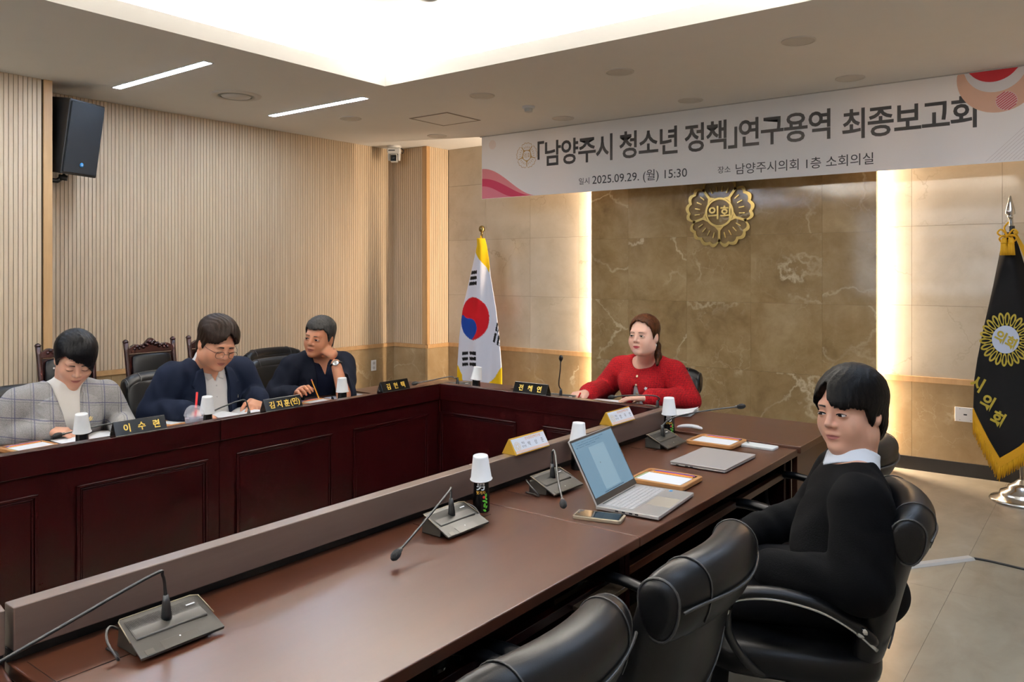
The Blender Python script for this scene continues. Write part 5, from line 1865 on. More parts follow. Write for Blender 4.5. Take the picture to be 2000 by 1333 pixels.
class Person:
    """Places a seated figure. Body frame: right, forward, up at the hips; head has its own frame."""

    def __init__(s, label, hip, face, head, head_dir, roll=0.0, lean=0.0, size=1.0, wide=1.0, hs=1.0, skin='d9a98c', group=None):
        s.root = Vector((hip[0], hip[1], 0))
        s.o = thing('person', label, 'person', TR(*s.root), group)
        s.f = np.array([math.cos(face), math.sin(face), 0.])
        s.r = np.array([math.sin(face), -math.cos(face), 0.])
        s.u = np.array([0, 0, 1.])
        s.hip = np.array([hip[0], hip[1], .53])
        s.lean, s.size, s.wide, s.hs = lean, size, wide, hs
        az, el = head_dir
        hf = np.array([math.cos(az) * math.cos(el), math.sin(az) * math.cos(el), math.sin(el)])
        hr = np.cross(hf, [0, 0, 1]); hr /= np.linalg.norm(hr)
        hu = np.cross(hr, hf)
        c, n = math.cos(roll), math.sin(roll)
        s.hf, s.hr, s.hu = hf, hr * c + hu * n, hu * c - hr * n
        s.hc = np.asarray(head, float)
        s.M_SKIN = skin_mat('skin', skin)
        s.shz = s.hc[2] - .205 * hs if True else 0
        s.body = Field()
        s.top = Field()
        s.arm_pts = {}

    # body frame point: x right, y forward, z height above the floor
    def B(s, x, y, z):
        return s.hip * [1, 1, 0] + s.r * x + s.f * y + s.u * z

    # head frame point
    def H(s, x, y, z):
        return s.hc + (s.hr * x + s.hf * y + s.hu * z) * s.hs

    def head_field(s, F, fat=0.0, jaw=1.0, nose=1.0, fem=False):
        R = np.stack([s.hr, s.hf, s.hu], 1).astype(np.float32)
        k = s.hs
        e = lambda c, r, kk, op='+': F.ell(s.H(*c), np.array(r) * k, kk * k, op, R)
        e((0, -.018, .034), (.0755, .094, .084), .02)
        e((0, .018, -.025), (.063 + fat * .5, .072, .084), .03)
        e((0, .022, -.066), (.050 * jaw + fat, .056, .046), .03)
        for q in (-1, 1):
            e((q * (.036 + fat * .3), .050, -.030), (.026 + fat * .4, .028, .030 + fat * .3), .022)
            e((q * .050, -.002, -.062), (.018 * jaw + fat * .5, .030, .028), .03)
        e((0, .072, -.094), (.020 * jaw + fat * .4, .018, .016), .022)
        F.cone(s.H(-.034, .074, .024), s.H(.034, .074, .024), .013 * k, None, .018 * k)
        for q in (-1, 1):
            e((q * .031, .1005, .003), (.0185, .0135, .0105), .012, '-')
            e((q * .0325, .0775, .0), (.0155, .0125, .0100), .006)          # lids over the eyeball
        F.cone(s.H(0, .086, .010), s.H(0, .1035, -.024), .0065 * k, .0100 * k * nose, .012 * k)
        for q in (-1, 1):
            e((q * .0115 * nose, .0925, -.0285), (.0080, .0095, .0072), .006)
        e((0, .0845, -.0535), (.0225, .0105, .0068), .006)
        e((0, .0825, -.0655), (.0195, .0105, .0072), .006)
        F.cone(s.H(-.020, .0985, -.0600), s.H(.020, .0985, -.0600), .0030 * k, None, .004 * k, '-')
        for q in (-1, 1):
            e((q * (.0775), -.010, -.006), (.0085, .019, .031), .008)
            e((q * (.0860), -.006, -.002), (.0060, .011, .018), .005, '-')

    def arm(s, side, elbow, wrist, sh=None, r=(.054, .045, .040, .028)):
        """side -1 left, 1 right (the figure's own); world points for elbow and wrist."""
        sh = s.B(side * .165 * s.wide, s.lean - .01, s.shz - .035) if sh is None else np.asarray(sh, float)
        s.arm_pts[side] = (sh, np.asarray(elbow, float), np.asarray(wrist, float), r)

    def hand(s, F, side, wrist, point, normal, curl=(.5, .6, .5), spread=.10, thumb=(.6, .5), scale=1.0, curls=None):
        """Palm and five fingers. point = direction of the fingers, normal = out of the back of the hand."""
        x = np.array(point, float); x /= np.linalg.norm(x)
        n = np.array(normal, float); n -= x * (n @ x); n /= np.linalg.norm(n)
        y = np.cross(n, x) * side          # towards the thumb side
        y = y if side > 0 else y
        w = np.asarray(wrist, float)
        k = scale
        tips = []
        L = [(.040, .025, .020), (.044, .029, .022), (.041, .027, .021), (.032, .020, .018)]
        for i in range(4):
            off = (1.5 - i) * .0185
            kn = w + (x * (.083 - .004 * abs(i - 1.2)) + y * off * 1.02 + n * (.004 if i in (1, 2) else 0)) * k
            F.cone(w + (y * off * .55 + x * .01) * k, kn, .0155 * k, .0115 * k, .014)
            a = 0
            p = kn
            c3 = curls[i] if curls else curl
            sd = (1.5 - i) * spread
            for j in range(3):
                a += c3[j]
                d = (x * math.cos(sd) + y * math.sin(sd)) * math.cos(a) - n * math.sin(a)
                q = p + d * L[i][j] * k
                F.cone(p, q, (.0094 - .0010 * j) * k, (.0086 - .0012 * j) * k, .0045)
                p = q
            tips.append(p)
        b = w + (x * .022 + y * .026 - n * .006) * k
        F.cone(w + x * .01, b, .016 * k, .0165 * k, .014)
        d = x * .72 + y * .62 - n * .28; d /= np.linalg.norm(d)
        p1 = b + d * .040 * k
        F.cone(b, p1, .0140 * k, .0105 * k, .010)
        d2 = d * math.cos(thumb[0]) + (x * .5 - y * .7 - n * .5) * math.sin(thumb[0]); d2 /= np.linalg.norm(d2)
        p2 = p1 + d2 * .030 * k
        F.cone(p1, p2, .0102 * k, .0092 * k, .005)
        d3 = d2 * math.cos(thumb[1]) + (x * .5 - y * .7 - n * .4) * math.sin(thumb[1]); d3 /= np.linalg.norm(d3)
        p3 = p2 + d3 * .022 * k
        F.cone(p2, p3, .0092 * k, .0068 * k, .004)
        return tips, p3

    def torso(s, F, g=0.0, belly=0.0, bust=0.0, arms=True, sleeve=0.0, cuff=.80, neck=True, z0=None):
        """Adds trunk and arms; g grows everything outwards (clothes), cuff = where the sleeve ends."""
        w, l, z = s.wide, s.lean, s.shz
        zp = .50
        e = lambda c, r, k: F.ell(s.B(*c), np.array(r) + g, k, R=np.stack([s.r, s.f, s.u], 1).astype(np.float32))
        zm = zp + (z - zp) * .42
        zc_ = zp + (z - zp) * .76
        e((0, -.01, zp + .03), (.160 * w, .120, .10), .05)
        e((0, l * .35 + belly * .5, zm), (.138 * w + belly * .3, .105 + belly, .14), .07)
        e((0, l * .8, zc_), (.150 * w, .108, .13), .06)
        if bust:
            for q in (-1, 1):
                e((q * .068, l * .8 + .072, zc_ - .02), (.055, .045 + bust, .055), .045)
        F.cone(s.B(-.125 * w, l - .015, z - .035), s.B(.125 * w, l - .015, z - .035), .052 + g, None, .05)
        for q in (-1, 1):
            F.cone(s.B(q * .03, l - .02, z + .022), s.B(q * .145 * w, l - .015, z - .022), .036 + g, .040 + g, .035)
        if arms:
            for q, (sh, el, wr, r) in s.arm_pts.items():
                F.cone(sh, el, r[0] + g + sleeve, r[1] + g + sleeve, .016)
                if cuff:
                    end = el + (wr - el) * cuff
                    F.cone(el, end, r[2] + g + sleeve, r[2] + (r[3] - r[2]) * cuff + g + sleeve, .018)

    def neck_field(s, F, r=.056):
        a = s.B(0, s.lean - .012, s.shz + .0)
        F.cone(a, s.H(0, -.030, -.050), r * 1.08, r * .98, .035)

    def legs(s, F, g=0.0, knee=.40, w=1.0):
        for q in (-1, 1):
            hipj = s.B(q * .085, .02, .525)
            kn = s.B(q * .12, knee, .515)
            an = s.B(q * .12, knee + .02, .09)
            F.cone(hipj, kn, .082 * w + g, .060 + g, .03)
            F.cone(kn, an, .056 + g, .040 + g, .02)

    def bounds(s, pad=.12):
        pts = [s.H(0, 0, 0), s.hip]
        for v in s.arm_pts.values():
            pts += list(v[:3])
        P = np.array(pts)
        return P.min(0) - .30 - 0 * pad, P.max(0) + .30

    def obj_patch(s, name, sdf, poly, frame, dirn, mat, parent, lift=.0007, rings=3, start=.16, thick=0.0):
        """Lay a flat outline (frame coordinates x, z) on a surface."""
        poly = np.array(poly, float)
        c = poly.mean(0)
        pts = [c]
        n = len(poly)
        for k in range(1, rings + 1):
            pts += list(c + (poly - c) * k / rings)
        pts = np.array(pts)
        O = np.array([frame(x, start, z) for x, z in pts])
        hit = trace(sdf, O, np.asarray(dirn, float), start * 2.2)
        hit = hit - np.asarray(dirn) * lift
        fs = [(0, 1 + i, 1 + (i + 1) % n) for i in range(n)]
        for k in range(rings - 1):
            a, b = 1 + k * n, 1 + (k + 1) * n
            fs += [(a + i, b + i, b + (i + 1) % n, a + (i + 1) % n) for i in range(n)]
        o = obj(name, MB().add([tuple(p - np.array(s.root)) for p in hit], fs), mat, parent, smooth=True)
        if thick:
            md = o.modifiers.new('thick', 'SOLIDIFY')
            md.thickness = thick
            md.offset = 0
        return o

    def face(s, body_obj, eyes='open', brow='241a15', lip='b4675e', lip_fill=.6, brow_w=1.0, gaze=(0, 0)):
        F = s.headF
        d = -s.hf
        P = lambda n, poly, m, lift, rings=3: s.obj_patch(n, F, poly, s.H, d, m, s.o, lift * s.hs, rings)
        arc = lambda x0, x1, f, n=10: [(x0 + (x1 - x0) * i / n, f(i / n)) for i in range(n + 1)]
        M_BROW = plain(brow, .8)
        M_LIP = plain(lip, .42, var=.05)
        for q in (-1, 1):
            ex, ez = q * .0315, .0005
            hw = .0145
            if eyes == 'open':
                up = arc(ex - hw, ex + hw, lambda t_: ez + .0039 * math.sin(math.pi * t_) ** .7)
                dn = arc(ex + hw, ex - hw, lambda t_: ez - .0026 * math.sin(math.pi * t_) ** .8)
                P('eye_white', up + dn[1:-1], M_EYEWHITE, .0006)
                gx, gz = ex + gaze[0], ez + .0006 + gaze[1]
                top = lambda x: ez + .0037 * max(0, math.sin(math.pi * min(max((x - ex + hw) / (2 * hw), 0), 1))) ** .7
                bot_ = lambda x: ez - .0025 * max(0, math.sin(math.pi * min(max((x - ex + hw) / (2 * hw), 0), 1))) ** .8
                ir = []
                for a in range(16):
                    x, z = gx + .0068 * math.cos(a * math.pi / 8), gz + .0068 * math.sin(a * math.pi / 8)
                    ir.append((x, min(max(z, bot_(x)), top(x))))
                P('iris', ir, M_IRIS, .0013)
                P('lash_line', arc(ex - hw * 1.05, ex + hw * 1.08, lambda t_: ez + .0036 * math.sin(math.pi * t_) ** .7 - .0002) +
                  arc(ex + hw * 1.08, ex - hw * 1.05, lambda t_: ez + .0041 * math.sin(math.pi * t_) ** .7 + .0024), M_LASH, .0016, 1)
            else:
                P('lash_line', arc(ex - hw, ex + hw, lambda t_: ez - .004 - .0025 * math.sin(math.pi * t_)) +
                  arc(ex + hw, ex - hw, lambda t_: ez - .0018 - .0022 * math.sin(math.pi * t_)), M_LASH, .0014, 1)
            bx0, bx1 = q * .013, q * .051
            lo_ = lambda t_: .0195 + .0045 * math.sin(math.pi * (t_ * .75)) - .003 * t_
            P('eyebrow', arc(bx0, bx1, lo_) + arc(bx1, bx0, lambda t_: lo_(1 - t_) + .0052 * brow_w * (1 - .7 * (1 - t_)) + .0008), M_BROW, .0014, 1)
        P('lips', arc(-.0225, .0225, lambda t_: -.0600 + .0058 * math.sin(math.pi * t_) ** .8 - .0010 * math.exp(-((t_ - .5) / .08) ** 2)) +
          arc(.0225, -.0225, lambda t_: -.0602 - .0092 * math.sin(math.pi * t_) ** .9)[1:-1], M_LIP, .0005, 5)
        P('mouth_line', arc(-.022, .022, lambda t_: -.0604 + .0005 * math.sin(3 * math.pi * t_)) + arc(.022, -.022, lambda t_: -.0596 + .0005 * math.sin(3 * math.pi * t_)), plain('5a2824', .7), .0009, 1)
        for q in (-1, 1):
            P('nostril', [(q * .0075 + .0032 * math.cos(a), -.0338 + .0014 * math.sin(a)) for a in [k * math.pi / 4 for k in range(8)]], plain('4a2a22', .8), .0005, 1)

    def hair(s, line, thick, h, mat, extra=None, strand=.0010, freq=46, part=0.0, carve=None):
        """Hair grows from the scalp above a hairline given as (angle from the front, height) pairs;
        thick(phi, z) is the depth of the hair."""
        k = s.hs
        base = Field()
        R = np.stack([s.hr, s.hf, s.hu], 1).astype(np.float32)
        base.ell(s.H(0, -.018, .034), np.array((.0765, .094, .084)) * k, .02 * k, R=R)
        base.ell(s.H(0, .018, -.022), np.array((.063, .072, .084)) * k, .03 * k, R=R)
        base.ell(s.H(0, -.045, -.035), np.array((.062, .058, .062)) * k, .03 * k, R=R)
        A = np.array(line, float)
        def f(P):
            q = (P - s.hc) / k
            x, y, z = q @ s.hr, q @ s.hf, q @ s.hu
            phi = np.degrees(np.arctan2(x, y + .005))
            zl = np.interp(phi, A[:, 0], A[:, 1])
            # strands run down from the parting
            a2 = np.arctan2(x - part, np.abs(z - .0) + .03)
            ang = np.degrees(np.arctan2(x - part, y + .02))
            g_ = np.sin(np.radians(ang) * freq + 5 * np.sin(z * 30)) * .55 + np.sin(np.radians(ang) * freq * 2.3 + 40 * z) * .3 + np.sin(x * 420 + y * 160) * .25
            top = np.clip((z - .03) / .09, 0, 1)
            g2 = np.sin((x - part) * 330 + y * 55 + 3 * np.sin(y * 50)) * .6
            groove = strand * (g_ * (1 - top) + g2 * top)
            d = base(P) - thick(phi, z) * k + groove
            reg = (zl - z) * k * .8 + .0016 * np.sin(np.radians(ang) * freq * 1.7) + .0018 * np.sin(np.radians(ang) * 19 + 1)
            d = smax(d, reg, .010)
            if carve is not None:
                d = smax(d, -carve(P), .006)
            if extra is not None:
                d = smin(d, extra(P) + groove * .8, .012)
            return d
        pts = np.array([s.H(a, b, c) for a in (-.13, .13) for b in (-.17, .14) for c in (-.20, .16)])
        return sdf_obj('hair', f, pts.min(0), pts.max(0), h, mat, s.o, s.root, 1)

    def build_body(s, h, extra=None):
        lo, hi = s.bounds()
        lo = np.minimum(lo, s.H(0, 0, 0) - .2); hi = np.maximum(hi, s.H(0, 0, 0) + .2)
        lo[2] = .40
        return sdf_obj('body', s.body, lo, hi, h, s.M_SKIN, s.o, s.root, 1)


def ring_at(p, axis, r, n=20):
    axis = Vector(axis).normalized()
    a = axis.orthogonal().normalized()
    b = axis.cross(a)
    return [Vector(p) + a * r * math.cos(2 * math.pi * k / n) + b * r * math.sin(2 * math.pi * k / n) for k in range(n)]

# ================================================================== PEOPLE
def cloth_mat(name, c, rough=.85, var=.1, weave=500, bump=.3):
    t = NT(name)
    v = t.coords()
    n1 = t.noise(v, 9, 4)
    b = lin(c)[:3]
    t.set(t.mix(n1.outputs[0], tuple(x * (1 - var) for x in b), tuple(min(1, x * (1 + var)) for x in b)), rough, spec=.08)
    t.bump(t.noise(v, weave, 2).outputs[0], bump, .001)
    return t.m


def wrinkle(P, amp, a=(31, 17, 23), b=(13, 37, 19)):
    return amp * (np.sin(P @ np.array(a, float) + 2 * np.sin(P @ np.array(b, float) * .7)) * .6 + np.sin(P @ np.array(b, float) * 1.9 + 1.3) * .4)


def holding(s, name, lab, p0, p1, r_, mat, end=None, tip=True):
    o = thing(name, lab, 'pen' if name == 'pen' else 'pencil', TR(*p0), None)
    d = Vector(p1) - Vector(p0)
    pencil(o, 'barrel', (0, 0, 0), d, mat, r_, tip, end)
    return o


def shoes_and_trousers(s, mat, knee=.40):
    F = Field()
    s.legs(F, .012, knee)
    F.ell(s.B(0, -.01, .53), (.19, .16, .10), .06, R=np.stack([s.r, s.f, s.u], 1).astype(np.float32))
    P = np.array([s.B(a, b, c) for a in (-.3, .3) for b in (-.25, knee + .2) for c in (.02, .68)])
    sdf_obj('trousers', F, P.min(0), P.max(0), .011, mat, s.o, s.root, 1)
    G = Field()
    for q in (-1, 1):
        G.cone(s.B(q * .12, knee + .0, .045), s.B(q * .125, knee + .17, .035), .042, .035, .02)
    P = np.array([s.B(a, b, c) for a in (-.2, .2) for b in (knee - .1, knee + .26) for c in (-.02, .12)])
    sdf_obj('shoes', G, P.min(0), P.max(0), .009, plain('0c0b0b', .35), s.o, s.root, 1)


# ---------------------------------------------------------------- man in the black sweater
def man_sweater():
    s = Person('man in a black sweater and white collar seated at the near desk', (-.655, 2.575), math.radians(200), tuple(ray(1660, 803) * 2.47 + Vector((0, 0, CAM_H))),
               (math.radians(250), math.radians(-2)), roll=math.radians(-3), lean=.0, wide=1.27, hs=1.08, skin='c79a82')
    s.shz = .875
    s.arm(-1, s.B(-.31, .0, .65), s.B(-.16, .25, .62), r=(.064, .054, .047, .030))
    s.arm(1, s.B(.31, .08, .66), s.B(.14, .30, .62), r=(.064, .054, .047, .030))
    B = s.body
    s.head_field(B, .005, 1.08)
    s.headF = Field(); s.headF.ops = list(B.ops)
    s.neck_field(B, .060)
    s.torso(B, 0.0)
    for q in (-1, 1):
        w = s.arm_pts[q][2]
        s.hand(B, q, w, s.f * .8 - s.r * q * .5 - s.u * .25, s.u, (.3, .35, .3))
    s.legs(B)
    body = s.build_body(.0036)
    s.face(body, 'open', '1a1411', 'a8645c', gaze=(.0015, -.0006))
    # sweater
    G = Field()
    s.torso(G, .016, .035, sleeve=.010, cuff=.93)
    nk = s.B(0, s.lean + .006, s.shz + .080)
    G.ell(nk, (.088, .092, .050), .012, '-')
    lo, hi = s.bounds()
    lo[2] = .46
    hi[2] = 1.02
    sdf_obj('sweater', lambda P: G(P) + wrinkle(P, .0035), lo, hi, .006, cloth_mat('black_knit', '050506', .95, .2, 260, .6), s.o, s.root, 1)
    # white collar: a folded band round the neck, open at the front
    C = Field()
    a = np.array(s.B(0, s.lean - .006, s.shz + .016)); b = np.array(s.H(0, -.022, -.075))
    ax = (b - a) / np.linalg.norm(b - a)
    def collar(P):
        t_ = (P - a) @ ax
        rad = np.linalg.norm(P - a - t_[:, None] * ax, axis=1)
        front = (P - a) @ s.f
        lat = (P - a) @ s.r
        r0 = .0715 + .16 * np.clip(.045 - t_, 0, .05)
        topz = .050 - .22 * np.clip(front, 0, .1)
        d = np.maximum(np.abs(rad - r0) - .0042, np.abs(t_ - (topz - .018) ) - .026)
        gap = (.004 + .20 * np.clip(.02 - t_, 0, .06)) - np.abs(lat)
        gap = np.where(front > 0, gap, -.05)
        return np.maximum(d, gap)
    sdf_obj('collar', collar, a - .13, a + .13, .0035, cloth_mat('white_shirt', 'd6d8dc', .8, .03), s.o, s.root, 2)
    # hair: full curtain fringe parted above the right brow
    line = [(-180, -.105), (-128, -.10), (-110, -.06), (-99, -.012), (-88, -.008), (-80, -.042), (-70, -.02), (-60, .012), (-42, .020), (-22, .018), (-8, .026), (0, .050), (6, .078), (14, .088), (20, .080),
            (28, .050), (40, .026), (58, .010), (78, -.035), (90, -.008), (99, -.012), (110, -.06), (128, -.10), (180, -.105)]
    th_ = lambda phi, z: .012 + .008 * np.clip((z - .0) / .08, 0, 1) + .010 * np.exp(-(phi / 55) ** 2) * np.clip((.10 - z) / .06, 0, 1)
    s.hair(line, th_, .0034, hair_mat('hair_black', '040404', '100d0c', .42), None, .0011, 40, .012)
    shoes_and_trousers(s, cloth_mat('dark_trousers', '0b0b0d'))
    return s


# ---------------------------------------------------------------- woman in the checked jacket
def check_mat():
    t = NT('glen_check')
    tc = t.n('ShaderNodeTexCoord')
    sp = t.n('ShaderNodeSeparateXYZ')
    t.l(tc.outputs['Object'], sp.inputs[0])
    diag = t.math('ADD', sp.outputs['Y'], t.math('MULTIPLY', sp.outputs['X'], .35))
    def lines(src, period, width, ph=0.0):
        m = t.math('FRACT', t.math('ADD', t.math('DIVIDE', src, period), ph))
        return t.math('LESS_THAN', t.math('ABSOLUTE', t.math('SUBTRACT', m, .5)), width / period / 2)
    zz = t.math('ADD', sp.outputs['Z'], t.math('MULTIPLY', sp.outputs['Y'], .15))
    big = t.math('MAXIMUM', lines(diag, .078, .0035), lines(zz, .085, .0035))
    fine = t.math('MAXIMUM', lines(diag, .078, .0025, .16), lines(zz, .085, .0025, .13))
    n1 = t.noise(t.coords(), 420, 2)
    base = t.ramp(n1.outputs[0], [(.35, '6f6d6b'), (.65, '9b9896')])
    c = t.mix(t.math('MULTIPLY', fine, .55), base, '3e3c44')
    c = t.mix(t.math('MULTIPLY', big, .85), c, '2c2f52')
    t.set(c, .85, spec=.25)
    t.bump(n1.outputs[0], .2, .001)
    return t.m


def lapels(s, G, mat, zt, zv, w_top, w_out, depth=.3):
    """Two notched lapels laid on the jacket front beside the opening."""
    fr = lambda x, y, z: s.B(x, y, z)
    for q in (-1, 1):
        zm = zt - .62 * (zt - zv) * .45
        poly = [(q * w_top, zt), (q * (w_top + .030), zt - .012), (q * (w_out + .004), zm + .030), (q * (w_out - .014), zm + .022), (q * (w_out + .012), zm), (q * (w_out * .75), zm - .40 * (zm - zv)), (q * .006, zv)]
        n = []
        for i in range(len(poly)):
            a, b = np.array(poly[i]), np.array(poly[(i + 1) % len(poly)])
            n += [tuple(a + (b - a) * k / 5) for k in range(5)]
        s.obj_patch('lapel', G, n, fr, -s.f, mat, s.o, .007, 5, depth, .007)


def opening(s, zt, zv, w0, w1, ymin=.0):
    """Wedge removed from a jacket front: half width w0 at zt, w1 at zv."""
    def f(P):
        q = P - s.B(0, 0, 0)
        x, y, z = np.abs(q @ s.r), q @ s.f, q @ s.u
        w = w1 + (w0 - w1) * np.clip((z - zv) / (zt - zv), 0, 1.6)
        d = np.maximum(x - w, zv - z)
        return np.maximum(d, ymin - y)
    return f


def badge(s, G, x, z, mat, depth=.3, rad=.010):
    fr = lambda a, b, c: s.B(a, b, c)
    poly = [(x + rad * (1 + .22 * math.cos(5 * t_)) * math.cos(t_), z + rad * (1 + .22 * math.cos(5 * t_)) * math.sin(t_)) for t_ in [k * math.pi / 12 for k in range(24)]]
    s.obj_patch('lapel_badge', G, poly, fr, -s.f, mat, s.o, .0085, 2, depth, .003)


def woman_check():
    s = Person('woman in a grey checked jacket bent over her notes', (-4.03, 1.72), math.radians(-8), tuple(ray(147, 702) * 3.74 + Vector((0, 0, CAM_H))),
               (math.radians(-17), math.radians(-30)), roll=math.radians(3), lean=.07, wide=1.08, hs=1.0, skin='d3a58c')
    s.shz = .925
    wr = ray(92, 846) * 3.58 + Vector((0, 0, CAM_H)); wr.z = .782
    s.arm(1, s.B(.245, .02, .745), tuple(wr))
    wl_ = Vector((-3.68, 1.86, .775))
    s.arm(-1, s.B(-.25, .07, .745), tuple(wl_))
    B = s.body
    s.head_field(B, .004, 1.0, .95)
    s.headF = Field(); s.headF.ops = list(B.ops)
    s.neck_field(B, .052)
    s.torso(B, 0.0)
    tips, th = s.hand(B, 1, s.arm_pts[1][2], (.55, .80, -.10), (.15, -.1, 1), (.55, .75, .5), .06, (.5, .4), .95)
    s.hand(B, -1, s.arm_pts[-1][2], (.85, .45, -.12), (0, 0, 1), (.15, .2, .15), .1, (.3, .2), .93)
    body = s.build_body(.0042)
    s.face(body, 'down', '2a211c', 'ad655c')
    sh = Field(); s.torso(sh, .010, .0, .012, arms=False)
    s.neckF = Field()
    sh.cone(s.B(0, s.lean + .0, s.shz + .0), s.H(0, -.012, -.080), .068, .060, .02)
    lo, hi = s.bounds(); lo[2] = .5; hi[2] = 1.06
    sdf_obj('turtleneck', sh, lo, hi, .007, cloth_mat('white_knit', 'e4ddd2', .9, .03), s.o, s.root, 1)
    G = Field(); s.torso(G, .022, .015, .012, sleeve=.006, cuff=.90)
    G.fn(s.B(0, .1, .85), .6, opening(s, s.shz + .03, .70, .062, .004), .006, '-')
    G.ell(s.B(0, s.lean - .0, s.shz + .085), (.078, .08, .055), .015, '-')
    mj = check_mat()
    sdf_obj('jacket', lambda P: G(P) + wrinkle(P, .0035), lo, hi, .006, mj, s.o, s.root, 1)
    G2 = Field(); s.torso(G2, .022, .015, .012, arms=False)
    lapels(s, G2, mj, s.shz + .005, .705, .062, .125)
    badge(s, G2, -.075, .815, plain('e0c27a', .3, metal=.5))
    line = [(-180, -.075), (-120, -.07), (-100, -.055), (-84, -.05), (-72, -.03), (-58, .0), (-45, .008), (-30, .020), (-10, .036), (15, .052), (35, .062), (50, .045), (66, .012), (80, -.03), (90, -.035), (100, -.055), (120, -.07), (180, -.075)]
    th_ = lambda phi, z: .011 + .010 * np.clip((z - .0) / .08, 0, 1) + .006 * np.exp(-((phi + 20) / 40) ** 2)
    ex = Field()
    ex.ell(s.H(0, -.112, -.02), (.036, .034, .036), .02)
    for dx in (0, .010):
        P = [s.H(-.036 - dx, .088, .030), s.H(-.054 - dx * .6, .074, .004), s.H(-.064 - dx * .4, .058, -.028)]
        ex.cone(P[0], P[1], .008, .006, .01); ex.cone(P[1], P[2], .006, .003, .01)
    s.hair(line, th_, .0036, hair_mat('hair_jet', '030304', '0b0b0e', .38), ex, .0009, 44, .025)
    obj('earring', MB().lathe([(.0005, -.005), (.0045, -.002), (.0045, .002), (.0005, .005)], 12, M=TR(*(Vector(s.H(.083, .004, -.046)) - s.root))), plain('e8e4de', .2), s.o, smooth=True)
    holding(s, 'pencil', 'orange pencil in the hand of the woman in the checked jacket', tuple(th + np.array([-.05, -.05, .055])), tuple(th + np.array([.045, .045, -.045])), .0036, plain('d8851f', .4))
    shoes_and_trousers(s, cloth_mat('dark_trousers_w', '101014'))
    return s


